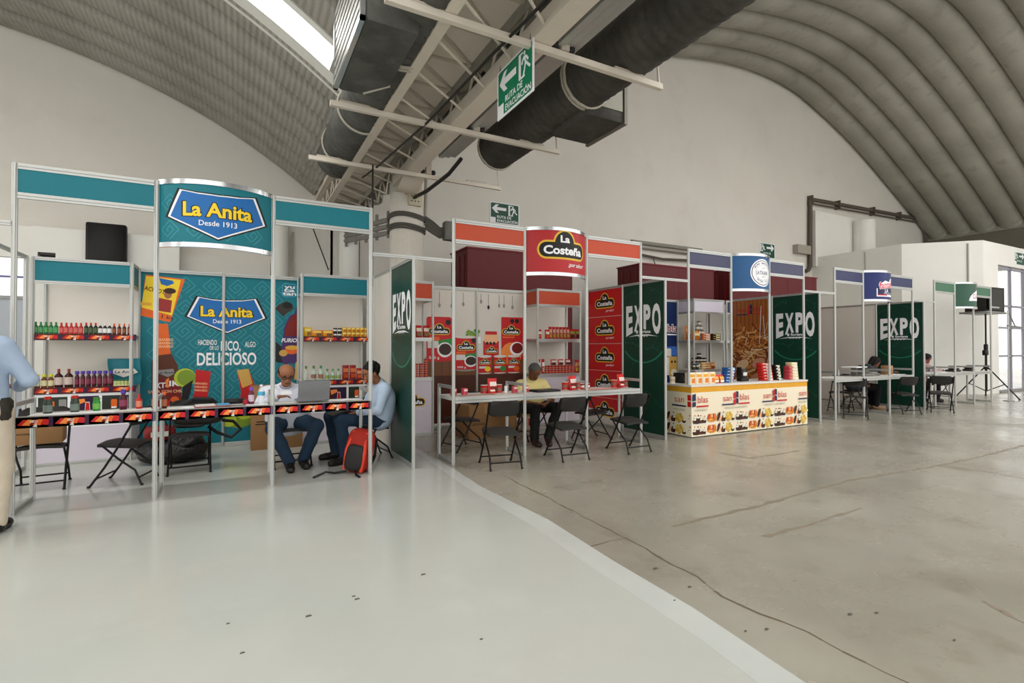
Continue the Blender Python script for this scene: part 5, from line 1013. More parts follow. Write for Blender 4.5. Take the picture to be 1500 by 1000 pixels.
# sacks and bags on the floor
b = B(); mBag = M('1b1a19', .22, 0, .3, 40, .6)
def lump(c, r, n=20, s=.12, seed=1):
    rr = random.Random(seed); ph = [(rr.uniform(2, 7), rr.uniform(0, 6), rr.uniform(2, 6)) for _ in range(6)]
    def f(u, v):
        th, p_ = 2*math.pi*u, math.pi*v; d = 1+s*sum(math.sin(a*th*1+bb)*math.sin(k*p_) for a, bb, k in [(round(a), bb, round(k)) for a, bb, k in ph])/2.5
        return (c[0]+r[0]*d*math.sin(p_)*math.cos(th), c[1]+r[1]*d*math.sin(p_)*math.sin(th), max(c[2]+r[2]*d*math.cos(p_), .002))
    b.grid(f, n*2, n, mBag)
lump((0, 0, .13), (.38, .24, .16)); lump((.12, -.02, .24), (.2, .16, .1), seed=4)
tag(b.build('garbage_bag', None, (-.68, 7.62, 0)), 'shiny black plastic garbage bag on the floor under the teal counter', 'bag')
def rucksack(label, main, trim, loc, R, size):
    t = thing('backpack', label, 'backpack', loc); w_, d, h = size
    def X(b): b.v = [tuple(R @ Vector(p_)) for p_ in b.v]; return b
    def sup(u, v, k=1., dz=0):
        th, p_ = 2*math.pi*u, math.pi*(v-.5); e = lambda c: math.copysign(abs(c)**.55, c)
        return (k*w_/2*e(math.cos(p_))*e(math.cos(th)), k*d/2*e(math.cos(p_))*e(math.sin(th)), h/2+h/2*e(math.sin(p_)))
    b = B(); b.grid(lambda u, v: sup(u, v), 25, 15, main); X(b).build('main_body', t)
    b = B(); b.grid(lambda u, v: (lambda p_: (p_[0]*.72, p_[1]*.45-d*.42, p_[2]*.6+h*.05))(sup(u, v)), 21, 13, trim); X(b).build('front_pocket', t)
    for s_ in (-1, 1):
        b = B()
        pts = [(s_*w_*.28, d*.3, h*.95), (s_*w_*.38, d*.75, h*.75), (s_*w_*.42, d*.8, h*.4), (s_*w_*.36, d*.45, h*.08)]
        for a, c in zip(pts, pts[1:]): b.box((-.022, -.007, 0), (.022, .007, (Vector(c)-Vector(a)).length), trim, Vector((0, 0, 1)).rotation_difference(Vector(c)-Vector(a)).to_matrix(), a)
        X(b).build('shoulder_strap', t)
        b = B(); b.tube([(s_*w_*.33, -d*.42, h*.06), (s_*w_*.36, -d*.5, h*.5), (s_*w_*.25, -d*.3, h*.93)], .02, M('d8402a' if main != BLK2 else '2c2b2a', .6), 6); X(b).build('side_piping', t)
    b = B(); b.tube([(-.04, d*.15, h*.98), (-.03, d*.2, h*1.07), (.03, d*.2, h*1.07), (.04, d*.15, h*.98)], .01, trim, 6); X(b).build('grab_loop', t)
    return t
RB = rucksack('red backpack with black pocket standing on the floor by the teal booth post', M('9e2318', .7, 0, .15, 20), BLK2, (1.19, 6.0, .0), Matrix.Rotation(math.radians(-35), 3, 'Z') @ Matrix.Rotation(math.radians(-7), 3, 'X') @ Matrix.Rotation(math.radians(9), 3, 'Y'), (.3, .22, .5))
b = B(); b.tube([(-.1, -.02, .03), (-.22, .0, .02), (-.32, .0, .04), (-.42, -.06, .02), (-.46, -.08, .012)], .012, BLACK, 6); b.build('loose_strap', RB); b = B(); b.tube([(-.02, -.12, .05), (-.03, -.2, .02), (-.01, -.3, .012)], .013, BLACK, 6); b.build('loose_strap', RB)
BP = rucksack('black backpack lying flat on a folding chair under the teal counter', BLK2, BLACK, (-.66, 7.0, .64), Matrix.Rotation(math.radians(90), 3, 'Y') @ Matrix.Rotation(math.radians(90), 3, 'Z'), (.34, .22, .52))
b = B(); b.tube([(.5, -.0, -.08), (.62, .0, -.1), (.7, 0, -.2), (.6, 0, -.29), (.45, 0, -.22), (.36, 0, -.14)], .02, BLACK, 6); b.build('hanging_strap', BP)
b = B(); b.rbox((-.16, -.12, 0), (.16, .12, .16), M('7a1a1c', .5), .04); b.box((-.1, -.122, .05), (.1, -.12, .11), INK['pale']); b.tube([(-.08, 0, .15), (-.05, 0, .23), (.05, 0, .23), (.08, 0, .15)], .008, BLK2); put(b.mesh('red_bag'), 'red_bag', 'small dark red bag on top of the garbage bag under the teal counter', 'bag', (-.84, 7.62, .29), .2)

# ------------------------------------------------------------------ folding chairs
mSeat = M('2a2826', .5, 0, .06, 60, .05); mTub = M('1c1b1b', .35, .4)
def make_chair(label, loc, rz):
    t = thing('folding_chair', label, 'chair', loc, rz, 'black folding chairs')
    b = B(); hw = .2
    def seat(u, v, top):
        x, y = (u-.5)*.38*(1-.1*max(0, v-.6)), -.17+.36*v; e = min(u, 1-u, v, 1-v); z = .455-.03*v+.006*math.cos((u-.5)*6)-(.012 if e < .01 else 0)
        return (x, y, z if top else z-.028)
    b.grid(lambda u, v: seat(u, v, True), 11, 9, mSeat); b.grid(lambda u, v: seat(u, v, False), 11, 9, mSeat)
    for f in (lambda t_, k: seat(t_, 0, k), lambda t_, k: seat(t_, 1, k), lambda t_, k: seat(0, t_, k), lambda t_, k: seat(1, t_, k)): b.grid(lambda u, v: f(u, v > .5), 11, 2, mSeat, False)
    b.build('seat', t)
    b = B(); bow = lambda u: .04*math.sin(math.pi*u)
    def back(u, v, k):
        q_ = 1-.3*max(0, (abs(v-.5)*2-.35)/.65)**2.6; x = (u-.5)*.41*q_; z = .615+.185*v; return (x, .118+.1*(z-.615)/.185*.62+bow(u)+(.012 if k else -.012)*1, z)
    b.grid(lambda u, v: back(u, v, 0), 13, 7, mSeat); b.grid(lambda u, v: back(u, v, 1), 13, 7, mSeat)
    for f in (lambda t_, k: back(t_, 0, k), lambda t_, k: back(t_, 1, k), lambda t_, k: back(0, t_, k), lambda t_, k: back(1, t_, k)): b.grid(lambda u, v: f(u, v > .5), 13, 2, mSeat, False)
    b.build('backrest', t)
    for s_ in (-1, 1):
        x = s_*hw
        b = B(); b.tube([(x, .205, .79), (x, .12, .6), (x, .0, .37), (x, -.1, .2), (x*1.02, -.235, 0)], .0115, mTub, 7); b.ell((x*1.02, -.235, .012), (.016, .016, .014), BLACK, 8); b.build('long_leg', t)
        b = B(); b.tube([(x*.93, -.13, .425), (x*.93, .02, .28), (x*.93, .17, .16), (x*.96, .235, 0)], .0105, mTub, 7); b.ell((x*.96, .235, .012), (.016, .016, .014), BLACK, 8); b.build('rear_leg', t)
    b = B(); b.tube([(-hw, -.185, .085), (hw, -.185, .085)], .009, mTub, 6); b.build('stretcher', t); b = B(); b.tube([(-hw*.95, .205, .085), (hw*.95, .205, .085)], .009, mTub, 6); b.build('stretcher', t)
    b = B(); b.tube([(-hw*.93, -.13, .425), (hw*.93, -.13, .425)], .009, mTub, 6); b.build('seat_bar', t)
    return t
CH = make_chair('black folding chair at the left end of the teal counter holding a cardboard box', (-1.75, 6.86, 0), .1)
def chair(label, x, y, rz): return dup(CH, (x, y, 0), rz, label, 'black folding chairs')
D = math.radians
chair('empty black folding chair under the left bay of the teal counter', -1.04, 6.72, D(-105)); chair('black folding chair under the black backpack in the teal booth', -.48, 7.0, D(3)); chair('black folding chair the bald man sits on', .58, 6.78, D(2)); chair('black folding chair the curly haired man sits on', 1.5, 6.68, D(-82))
chair('black folding chair in front of the white counter, leftmost of three', 2.8, 5.5, D(170)); chair('black folding chair in front of the white counter, middle of three', 3.76, 5.5, D(176)); chair('black folding chair in front of the white counter, rightmost of three', 4.79, 5.49, D(178))
chair('black folding chair behind the white counter at its left end', 2.78, 6.68, D(-75)); chair('black folding chair behind the white counter by the red panels', 4.87, 6.45, D(85)); chair('black folding chair the yellow shirted man sits on', 4.07, 6.9, D(0))
chair('black folding chair in front of the dark blue counter on the left', 11.05, 5.85, D(-60)); chair('black folding chair behind the dark blue counter on the left', 10.9, 6.8, D(-70)); chair('black folding chair the writing woman sits on', 12.75, 6.75, D(50)); chair('black folding chair in front of the dark blue counter by the fourth EXPO wall', 12.75, 5.75, D(150)); chair('black folding chair in the dark blue booth, left of the writing woman', 11.9, 6.6, D(-75)); chair('black folding chair in front of the last divider wall', 13.75, 5.5, D(120)); chair('black folding chair behind the last booth counter', 16.95, 6.85, D(80)); chair('black folding chair the man in the last booth sits on', 15.45, 6.75, D(75))

# ------------------------------------------------------------------ speaker stand at the far end
ts = thing('speaker_stand', 'black tripod stand carrying a loudspeaker behind the last booth', 'stand', (18.75, 6.42, 0))
b = B(); b.tube([(0, 0, .18), (0, 0, 1.45)], .03, BLK2); b.tube([(0, 0, 1.4), (0, 0, 2.42)], .022, BLK2); b.build('pole', ts); b = B(); b.lathe([(.05, 1.35), (.05, 1.5), (.03, 1.52)], (0, 0, 0), BLACK, 12); b.rbox((-.12, -.05, 1.2), (.05, .05, 1.35), BLACK, .02); b.build('collar', ts); b = B(); b.lathe([(.06, .8), (.06, .92), (.03, .93)], (0, 0, 0), BLACK, 12); b.build('hub', ts)
for a in (20, 140, 260):
    c, s_ = math.cos(D(a)), math.sin(D(a)); b = B(); b.tube([(.04*c, .04*s_, .86), (.75*c, .75*s_, .02)], .018, BLK2); b.ell((.75*c, .75*s_, .02), (.03, .03, .02), BLACK, 8); b.build('leg', ts); b = B(); b.tube([(.03*c, .03*s_, .2), (.42*c, .42*s_, .4)], .012, BLK2); b.build('brace', ts)
t = thing('loudspeaker', 'black loudspeaker on the tripod stand behind the green sign', 'speaker', (18.75, 6.42, 2.42)); b = B(); b.prism([(-.6, -.2), (.34, -.3), (.42, .3), (-.6, .25)], 0, .68, BLK2); b.build('cabinet', t); b = B(); b.box((-.55, -.29, .05), (.3, -.25, .63), BLACK); b.build('grille', t); b = B(); b.rbox((-.7, -.3, -.05), (.5, .35, 0), ALUD, .01); b.build('tray', t)
tg = thing('light_stand', 'thin grey stand with angled arm right of the loudspeaker', 'stand', (18.05, 5.72, 0)); b = B(); b.tube([(0, 0, 0), (.0, 0, 2.4)], .016, ALU); b.build('pole', tg); b = B(); b.tube([(0, 0, 2.4), (.45, 0, 2.0), (1.0, 0, 1.97)], .015, ALUD); b.tube([(-.05, 0, 2.0), (1.0, 0, 1.97)], .02, ALUD); b.build('arm', tg); b = B(); b.lathe([(.12, 0), (.12, .015), (0, .015)], (0, 0, 0), ALUD, 14); b.build('foot', tg)
# ------------------------------------------------------------------ people: one continuous surface each, grown from blended rounded cones
def sdf(prims, h, cuts=()):
    """prims: (a, b, ra, rb, k[, scale]) rounded cones blended with radius k -> (verts, faces) by surface nets"""
    P_ = [(np.array(p[0], float), np.array(p[1], float), p[2], p[3], p[4]) for p in prims]
    lo = np.min([np.minimum(a-ra, b_-rb) for a, b_, ra, rb, k in P_], 0)-.03; hi = np.max([np.maximum(a+ra, b_+rb) for a, b_, ra, rb, k in P_], 0)+.03
    n = np.ceil((hi-lo)/h).astype(int)+2; F = np.full(n, .06, np.float32); ax = [lo[i]+h*np.arange(n[i]) for i in range(3)]
    for a, b_, ra, rb, k in P_:
        m = max(ra, rb)+k+.035; l_ = np.maximum(((np.minimum(a, b_)-m-lo)/h).astype(int), 0); u_ = np.minimum(((np.maximum(a, b_)+m-lo)/h).astype(int)+2, n)
        sl = tuple(slice(l_[i], u_[i]) for i in range(3)); X, Y, Z = np.meshgrid(*[ax[i][sl[i]] for i in range(3)], indexing='ij', sparse=True)
        d = b_-a; L2 = max(float(d@d), 1e-9); t = np.clip(((X-a[0])*d[0]+(Y-a[1])*d[1]+(Z-a[2])*d[2])/L2, 0, 1)
        dist = np.sqrt((X-a[0]-t*d[0])**2+(Y-a[1]-t*d[1])**2+(Z-a[2]-t*d[2])**2)-(ra+(rb-ra)*t)
        f = F[sl]; q_ = np.clip(.5+.5*(f-dist)/k, 0, 1); F[sl] = f*(1-q_)+dist*q_-k*q_*(1-q_)
    X, Y, Z = np.meshgrid(*ax, indexing='ij', sparse=True)
    for cu in cuts:
        c, nn = cu[:2]; pl = ((X-c[0])*nn[0]+(Y-c[1])*nn[1]+(Z-c[2])*nn[2]).astype(np.float32)
        F = np.maximum(F, pl) if len(cu) < 3 else np.where((X-c[0])**2+(Y-c[1])**2+(Z-c[2])**2 < cu[2]**2, np.maximum(F, pl), F)
    S = F < 0; C8 = [(i, j, k) for i in (0, 1) for j in (0, 1) for k in (0, 1)]
    sub = lambda A, i, j, k: A[i:A.shape[0]-1+i, j:A.shape[1]-1+j, k:A.shape[2]-1+k]
    cnt = sum(sub(S, *c).astype(np.int8) for c in C8); act = (cnt > 0) & (cnt < 8); idx = -np.ones(act.shape, np.int64); ii = np.argwhere(act); idx[act] = np.arange(len(ii))
    acc = np.zeros((len(ii), 3)); num = np.zeros(len(ii)); vals = {c: sub(F, *c)[act].astype(float) for c in C8}
    for c in C8:
        for ax_ in range(3):
            if c[ax_] == 0:
                e = list(c); e[ax_] = 1; e = tuple(e); f0, f1 = vals[c], vals[e]; m = (f0 < 0) != (f1 < 0); t = np.where(m, f0/(f0-f1+1e-12), 0)
                p_ = np.array(c, float)[None].repeat(len(ii), 0); p_[:, ax_] += t; acc += p_*m[:, None]; num += m
    V = lo+h*(ii+acc/np.maximum(num, 1)[:, None]); faces = []
    for ax_ in range(3):
        o1, o2 = [(1, 2), (2, 0), (0, 1)][ax_]
        A = [slice(None)]*3; Bq = [slice(None)]*3; A[ax_] = slice(0, -1); Bq[ax_] = slice(1, None); s0, s1 = S[tuple(A)], S[tuple(Bq)]
        e = np.argwhere(s0 != s1); e = e[(e[:, o1] > 0) & (e[:, o2] > 0) & (e[:, o1] < n[o1]-1) & (e[:, o2] < n[o2]-1)]
        g = lambda d1, d2: idx[tuple((e-np.array([d1*(i == o1)+d2*(i == o2) for i in range(3)])).T)]
        q_ = np.stack([g(0, 0), g(1, 0), g(1, 1), g(0, 1)], 1); fl_ = s0[tuple(e.T)]; q_ = np.where(fl_[:, None], q_, q_[:, ::-1]); faces.append(q_[(q_ >= 0).all(1)])
    return V, np.concatenate(faces)
def skin_obj(name, prims, h, m, parent, o, cuts=()):
    V, Fc = sdf(prims, h, cuts); me = bpy.data.meshes.new(name); V = V-np.array(o)
    for it in range(2 if not cuts else 1):
        e = np.concatenate([Fc[:, [0, 1]], Fc[:, [1, 2]], Fc[:, [2, 3]], Fc[:, [3, 0]]]); s_ = np.zeros_like(V); c = np.zeros(len(V))
        np.add.at(s_, e[:, 0], V[e[:, 1]]); np.add.at(c, e[:, 0], 1); np.add.at(s_, e[:, 1], V[e[:, 0]]); np.add.at(c, e[:, 1], 1); V = V*.6+.4*s_/np.maximum(c, 1)[:, None]
    me.from_pydata(V.tolist(), [], Fc.tolist()); me.materials.append(m); me.polygons.foreach_set('use_smooth', [True]*len(me.polygons)); me.update()
    ob = bpy.data.objects.new(name, me); COL.objects.link(ob); ob.parent = parent; return ob
VV = lambda *a: np.array(a, float)
def person(label, o, J, cloth, h=.009, hair='short', face=(0, -1, -.35), up=(0, 0, 1), skin='8a5a3f', shirt='d3d9e6', trouser='1d2c40', shoe='1a1614', sleeve=1.0, glasses=False, girth=1., hand=True, collar=None):
    """J: joints in world metres. hair: short / bald / curly / long / grey"""
    t = thing('person', label, 'person', o); J = {k: np.array(v, float) for k, v in J.items()}; o = np.array(o, float); g = girth
    f = np.array(face, float); f /= np.linalg.norm(f); up = np.array(up, float); s_ = np.cross(f, up); s_ /= np.linalg.norm(s_); u = np.cross(s_, f); hd = J['head']
    H = lambda x, y, z: hd+s_*x+f*y+u*z      # head frame: x to the person's right, y forwards, z up
    head = [(H(0, -.02, .03), H(0, .02, .04), .088, .082, .02), (H(0, .03, -.03), H(0, .05, -.075), .07, .042, .03), (H(-.02, .055, -.085), H(.02, .055, -.085), .032, .032, .02), (H(0, .088, .005), H(0, .112, -.03), .01, .016, .012), (H(-.014, .098, -.036), H(.014, .098, -.036), .011, .011, .008),
            (H(.08, -.0, .015), H(.084, -.008, -.03), .016, .012, .006), (H(-.08, -.0, .015), H(-.084, -.008, -.03), .016, .012, .006), (H(-.03, .082, .03), H(.03, .082, .03), .014, .014, .012), (H(-.018, .085, -.062), H(.018, .085, -.062), .011, .011, .006), (H(-.016, .083, -.076), H(.016, .083, -.076), .011, .011, .006)]
    neck = [(J['neck'], H(0, -.02, -.06), .058, .055, .03)]
    sl, sr, ch, pv = J['shL'], J['shR'], J['chest'], J['pelvis']; ax_ = sr-sl; ax_ /= np.linalg.norm(ax_)
    torso = [(pv-ax_*.09*g, pv+ax_*.09*g, .125*g, .125*g, .05), (pv, (pv+ch)/2, .15*g, .15*g, .08), ((pv+ch)/2-ax_*.05*g, (pv+ch)/2+ax_*.05*g, .14*g, .14*g, .08), (ch-ax_*.08, ch+ax_*.08, .125*g, .125*g, .08), (sl+ax_*.03, sr-ax_*.03, .07, .07, .07), (ch, J['neck'], .11, .06, .06)]
    arms = []; 
    for s in 'LR': arms += [(J['sh'+s], J['el'+s], .058*g, .044, .03), (J['el'+s], J['wr'+s], .043, .029, .02)]
    legs = []; feet = []
    for s in 'LR':
        legs += [(J['hip'+s], J['kn'+s], .088*g, .062, .04), (J['kn'+s], (J['kn'+s]*.55+J['an'+s]*.45), .06, .054, .03), ((J['kn'+s]*.55+J['an'+s]*.45), J['an'+s], .054, .038, .03)]
        feet += [(J['an'+s]-VV(0, 0, .035), J['to'+s], .037, .03, .02), (J['an'+s], J['an'+s]-VV(0, 0, .03), .038, .04, .02)]
    hands = []
    if hand:
        for s in 'LR':
            w_ = J['wr'+s]; d = J['ha'+s]-w_; d /= np.linalg.norm(d); pn = J.get('pn'+s, VV(0, 0, 1)); pn = pn-d*(pn@d); pn /= np.linalg.norm(pn); sd = np.cross(d, pn)*(1 if s == 'R' else -1)
            for k_ in range(4): hands.append((w_+d*.015+sd*(.012*(k_-1.5)*.7), w_+d*.085+sd*(.02*(k_-1.5)), .017, .012, .01))
            for k_, ln in enumerate((.058, .066, .062, .048)):
                a_ = w_+d*.085+sd*(.02*(k_-1.5)); m_ = a_+d*ln*.55-pn*ln*.15; e_ = m_+d*ln*.35-pn*ln*.4; hands += [(a_, m_, .0095, .009, .004), (m_, e_, .009, .0075, .004)]
            a_ = w_+d*.03-sd*.024; m_ = a_-sd*.026+d*.03-pn*.01; hands += [(a_, m_, .013, .011, .008), (m_, m_+d*.03-pn*.008+sd*.004, .0105, .008, .004)]
    sk = M(skin, .5, 0, .06, 40)
    inf = lambda L, e, ke=1.: [(a, b_, ra+e, rb+e, k*ke) for a, b_, ra, rb, k in L]
    skin_obj('body', inf(torso, -.022, .6)+inf(arms[0::2], -.016, .6)+inf(arms[1::2], -.007, .6)+inf(legs, -.014, .5)+inf(feet, -.008)+neck+head+hands, h, sk, t, o)
    if sleeve < 1: arms_ = []; [arms_.extend([(J['sh'+s], J['sh'+s]+(J['el'+s]-J['sh'+s])*sleeve, .07*g, .072, .03)]) for s in 'LR']
    else: arms_ = [(a, b_-(b_-a)*(.0 if i % 2 == 0 else .08), ra+.014, rb+.016, k) for i, (a, b_, ra, rb, k) in enumerate(arms)]
    nd = H(0, 0, -.1)-J['neck']; nd /= np.linalg.norm(nd)
    hemz = J['hem'] if 'hem' in J else None
    ncut = [(J['neck']+nd*.05, nd, .125)]
    skin_obj('shirt', inf(torso, .016)+arms_, h, M(shirt, .8, 0, .05, 25, .25, bscale=18), t, o, ncut)
    cc = J['neck']+nd*.035; b = B(); e1 = np.cross(nd, VV(.3, .9, .1)); e1 /= np.linalg.norm(e1); e2 = np.cross(nd, e1)
    ring = [cc+(.068*math.cos(a))*e1+(.068*math.sin(a))*e2+nd*(.012*math.sin(a*1)) for a in [2*math.pi*i/20 for i in range(20)]]; b.tube([tuple(p_-o) for p_ in ring], .014, M(collar or shirt, .8, 0, .05, 25), 6, closed=True); b.build('collar', t)
    skin_obj('trousers', [(pv-ax_*.09*g, pv+ax_*.09*g, .142*g, .142*g, .05)]+inf([q_ if i % 3 < 2 else (q_[0], q_[1]-(q_[1]-q_[0])*.02, q_[2], q_[3]+.012, q_[4]) for i, q_ in enumerate(legs)], .016), h, M(trouser, .85, 0, .12, 14, .25, bscale=16), t, o, [(pv+(ch-pv)*.32, (ch-pv)/np.linalg.norm(ch-pv), .27)])
    for s in 'LR':
        a, tt = J['an'+s], J['to'+s]; fd = tt-a; fd[2] = 0; fd /= np.linalg.norm(fd)
        tz = VV(tt[0], tt[1], tt[2]); skin_obj('shoe', [(a-VV(0, 0, .025)-fd*.03, a-VV(0, 0, .03)+fd*.03, .046, .046, .02), (a-VV(0, 0, .04), tz, .046, .038, .03), (a+VV(0, 0, .02), a-VV(0, 0, .03), .045, .046, .02), (tz-fd*.05, tz+fd*.01, .044, .03, .03)], .008, M(shoe, .4), t, o, [(VV(a[0], a[1], min(a[2]-.075, tt[2]-.036)), VV(0, 0, -1))])
    # hair
    hm = M({'grey': '4f4d4b', 'bald': '2a201b'}.get(hair, '15110f'), .7, 0, .25, 90, .6)
    cran = [(H(0, -.022, .034), H(0, .012, .046), .098, .09, .02)]
    if hair == 'bald': hc = [(H(0, .0, .055), u), (H(0, .03, 0), f)]; 
    elif hair == 'curly': rr = random.Random(2); cran += [(H(.085*math.cos(a)*math.cos(b_), -.02+.085*math.sin(a)*math.cos(b_), .045+.085*math.sin(b_)),)*2+(.03, .03, .01) for a, b_ in [(rr.uniform(0, 6.28), rr.uniform(-.2, 1.5)) for _ in range(44)]]; hc = [(H(0, .06, .06), f*.8-u*.6)]
    elif hair == 'long': cran += [(H(s*.075, -.04, .03), H(s*.07, -.06, -.16), .05, .04, .03) for s in (-1, 0, 1)]+[(H(0, -.08, .05), H(0, -.1, -.18), .06, .04, .03)]; hc = [(H(0, .055, .05), f*.8-u*.6)]
    else: hc = [(H(0, .05, .06), f*.75-u*.66)]
    skin_obj('hair', cran, .008, hm, t, o, [(c, n_) for c, n_ in hc])
    ey = M('120d0b', .2)
    for x in (-.032, .032):
        b = B(); b.ell(tuple(H(x, .085, .01)-o), (.012, .012, .008), M('d8d0c8', .3), 8); b.ell(tuple(H(x, .094, .009)-o), (.0065, .0065, .0065), ey, 8); b.build('eye', t)
        b = B(); b.tube([tuple(H(x-.02, .096, .03)-o), tuple(H(x, .101, .036)-o), tuple(H(x+.02, .096, .03)-o)], .005, hm, 5); b.build('eyebrow', t)
        if glasses:
            b = B(); b.tube([tuple(H(x+.025*math.cos(a), .106, .008+.017*math.sin(a))-o) for a in [2*math.pi*i/14 for i in range(14)]], .0035, ey, 5, closed=True); sg = 1 if x > 0 else -1; b.tube([tuple(H(x+sg*.025, .104, .012)-o), tuple(H(sg*.084, .02, .02)-o)], .003, ey, 5); b.build('glasses_frame', t)
    if glasses: b = B(); b.tube([tuple(H(-.008, .108, .01)-o), tuple(H(.008, .108, .01)-o)], .003, ey, 5); b.build('glasses_bridge', t)
    b = B(); b.tube([tuple(H(-.022, .097, -.069)-o), tuple(H(0, .101, -.068)-o), tuple(H(.022, .097, -.069)-o)], .0035, M('6b3a33', .5), 5); b.build('mouth', t)
    return t
# 1 man standing at the left edge, seen from behind
Z = VV
ML = person('man in light blue shirt and beige trousers standing at the left edge, seen from behind', (-1.78, 5.35, 0), dict(head=(-1.80, 5.36, 1.69), neck=(-1.79, 5.33, 1.5), chest=(-1.79, 5.34, 1.3), pelvis=(-1.77, 5.33, .96), shL=(-1.98, 5.34, 1.43), shR=(-1.59, 5.33, 1.43), elL=(-2.06, 5.38, 1.15), elR=(-1.45, 5.36, 1.17), wrL=(-1.92, 5.62, 1.1), wrR=(-1.58, 5.6, 1.1), haL=(-1.82, 5.68, 1.12), haR=(-1.66, 5.68, 1.12), hipL=(-1.83, 5.33, .9), hipR=(-1.63, 5.33, .9), knL=(-1.85, 5.37, .5), knR=(-1.61, 5.35, .5), anL=(-1.86, 5.3, .09), anR=(-1.62, 5.32, .09), toL=(-1.86, 5.48, .035), toR=(-1.61, 5.49, .035)), None, h=.01, face=(.1, 1, -.2), shirt='9fb0c6', trouser='c3b6a3', shoe='14110f')
b = B(); b.tube([(.155*math.cos(a), .145*math.sin(a)-.02, 1.02) for a in [2*math.pi*i/28 for i in range(28)]], .02, BLACK, 6, closed=True); b.build('belt', ML)
b = B(); b.rbox((.12, -.12, .86), (.25, .02, 1.04), M('2e2a22', .7, 0, .2, 30, .4), .03); b.tube([(.2, -.1, 1.03), (.26, -.08, .98), (.24, -.05, .92)], .008, BLK2, 5); b.build('belt_pouch', ML)
# 2 bald man with glasses behind the laptop
person('bald man with glasses, white shirt and jeans sitting behind the silver laptop', (.55, 6.75, 0), dict(head=(.52, 6.7, 1.1), neck=(.53, 6.82, .94), chest=(.54, 6.83, .78), pelvis=(.56, 6.87, .53), shL=(.75, 6.82, .88), shR=(.31, 6.8, .88), elL=(.84, 6.6, .72), elR=(.22, 6.62, .74), wrL=(.72, 6.38, .8), wrR=(.4, 6.4, .86), haL=(.64, 6.33, .84), haR=(.5, 6.4, .87), hipL=(.66, 6.8, .52), hipR=(.46, 6.8, .52), knL=(.83, 6.42, .5), knR=(.36, 6.42, .5), anL=(.7, 6.57, .09), anR=(.54, 6.48, .09), toL=(.72, 6.4, .035), toR=(.54, 6.3, .035)), None, hair='bald', face=(.05, -.8, -.42), skin='9a6548', shirt='d9dde8', trouser='1f3448', shoe='1a1815', glasses=True, girth=1.15, collar='8d97a8')
b = B(); b.box((-.06, -.003, 0), (.06, .003, .09), INK['white'], Matrix.Rotation(D(-68), 3, 'X')); put(b.mesh('notepad'), 'notepad', 'small white notepad in the hand of the bald man', 'notepad', (.5, 6.36, .885), .1)
# 3 curly haired man sitting sideways at the right end of the teal counter
person('curly haired man in light blue shirt and jeans sitting sideways beside the red backpack', (1.5, 6.6, 0), dict(head=(1.5, 6.55, 1.1), neck=(1.6, 6.6, .96), chest=(1.64, 6.6, .8), pelvis=(1.6, 6.62, .53), shL=(1.63, 6.4, .9), shR=(1.6, 6.8, .9), elL=(1.53, 6.33, .65), elR=(1.5, 6.84, .66), wrL=(1.3, 6.42, .63), wrR=(1.26, 6.68, .65), haL=(1.2, 6.46, .62), haR=(1.17, 6.63, .63), hipL=(1.55, 6.52, .52), hipR=(1.55, 6.72, .52), knL=(1.1, 6.44, .55), knR=(1.03, 6.72, .56), anL=(1.17, 6.47, .09), anR=(1.12, 6.86, .09), toL=(1.0, 6.42, .035), toR=(.95, 6.84, .035)), None, hair='curly', face=(-1, -.25, -.45), skin='94603f', shirt='b9cbe0', trouser='24384c', shoe='191413')
b = B(); b.box((-.17, -.12, 0), (.17, .12, .012), BLACK, Matrix.Rotation(D(-18), 3, 'Y')); put(b.mesh('tablet'), 'tablet', 'dark tablet held on the lap of the curly haired man', 'tablet', (1.14, 6.52, .655), .2)
# 4 man in yellow shirt in the orange booth
person('grey haired man in yellow short sleeved shirt and black trousers behind the white counter', (4.07, 6.8, 0), dict(head=(4.06, 6.82, 1.05), neck=(4.07, 6.93, .9), chest=(4.07, 6.95, .75), pelvis=(4.07, 7.0, .52), shL=(4.29, 6.93, .84), shR=(3.85, 6.92, .84), elL=(4.38, 6.8, .6), elR=(3.78, 6.78, .6), wrL=(4.16, 6.6, .58), wrR=(3.96, 6.6, .58), haL=(4.06, 6.55, .56), haR=(4.04, 6.54, .57), hipL=(4.17, 6.93, .51), hipR=(3.97, 6.93, .51), knL=(4.28, 6.5, .51), knR=(3.88, 6.5, .5), anL=(3.95, 6.25, .14), anR=(3.82, 6.42, .09), toL=(3.88, 6.1, .06), toR=(3.8, 6.25, .035)), None, hair='grey', face=(.0, -.75, -.55), skin='70452f', shirt='d9c987', trouser='121212', shoe='2c1a14', sleeve=.8, girth=1.08)
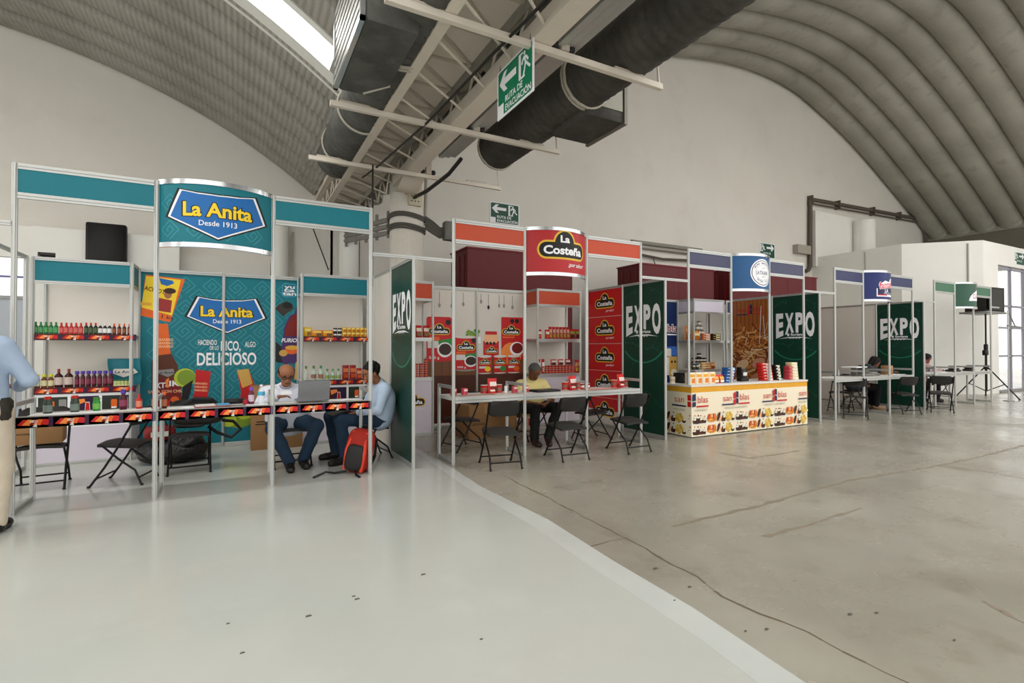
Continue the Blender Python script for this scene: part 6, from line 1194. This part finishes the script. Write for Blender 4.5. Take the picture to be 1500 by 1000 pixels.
b = B(); b.tube([(-.06, .12-.12, .87), (-.03, .02-.02, .76), (0, -.02, .68), (.03, 0, .76), (.06, .0, .87)], .006, BLK2, 5); tag(b.build('lanyard', None, (4.07, 6.83, 0)), 'dark lanyard round the neck of the yellow shirted man', 'lanyard')
# 5 woman writing, 6 man in the last booth
person('dark haired woman leaning over the dark blue counter and writing', (12.9, 6.6, 0), dict(head=(13.12, 6.5, 1.08), neck=(12.97, 6.57, .97), chest=(12.87, 6.62, .82), pelvis=(12.72, 6.75, .54), shL=(13.02, 6.78, .92), shR=(12.8, 6.42, .92), elL=(13.25, 6.55, .86), elR=(13.02, 6.3, .86), wrL=(13.42, 6.36, .86), wrR=(13.3, 6.2, .86), haL=(13.5, 6.3, .86), haR=(13.4, 6.18, .86), hipL=(12.78, 6.82, .52), hipR=(12.7, 6.66, .52), knL=(13.15, 6.6, .5), knR=(13.05, 6.42, .5), anL=(13.05, 6.55, .09), anR=(12.98, 6.42, .09), toL=(13.18, 6.45, .035), toR=(13.1, 6.32, .035)), None, h=.012, hair='long', face=(.9, -.35, -.5), skin='8a5a42', shirt='3c4048', trouser='0f0f11', shoe='a08060', glasses=True, girth=.95)
person('dark haired man in black trousers sitting in the last booth beside the EXPO wall', (15.6, 6.6, 0), dict(head=(15.53, 6.5, 1.14), neck=(15.42, 6.55, 1.0), chest=(15.38, 6.6, .82), pelvis=(15.4, 6.7, .54), shL=(15.45, 6.8, .94), shR=(15.33, 6.4, .94), elL=(15.6, 6.75, .78), elR=(15.55, 6.3, .8), wrL=(15.8, 6.6, .85), wrR=(15.75, 6.3, .85), haL=(15.9, 6.55, .85), haR=(15.85, 6.28, .85), hipL=(15.45, 6.8, .52), hipR=(15.45, 6.6, .52), knL=(16.05, 6.72, .54), knR=(16.1, 6.5, .54), anL=(15.95, 6.75, .09), anR=(16.05, 6.5, .09), toL=(16.12, 6.75, .035), toR=(16.23, 6.46, .035)), None, h=.012, hair='short', face=(.9, -.3, -.4), skin='7d4a42', shirt='a88c8c', trouser='0f0f10', shoe='151212')
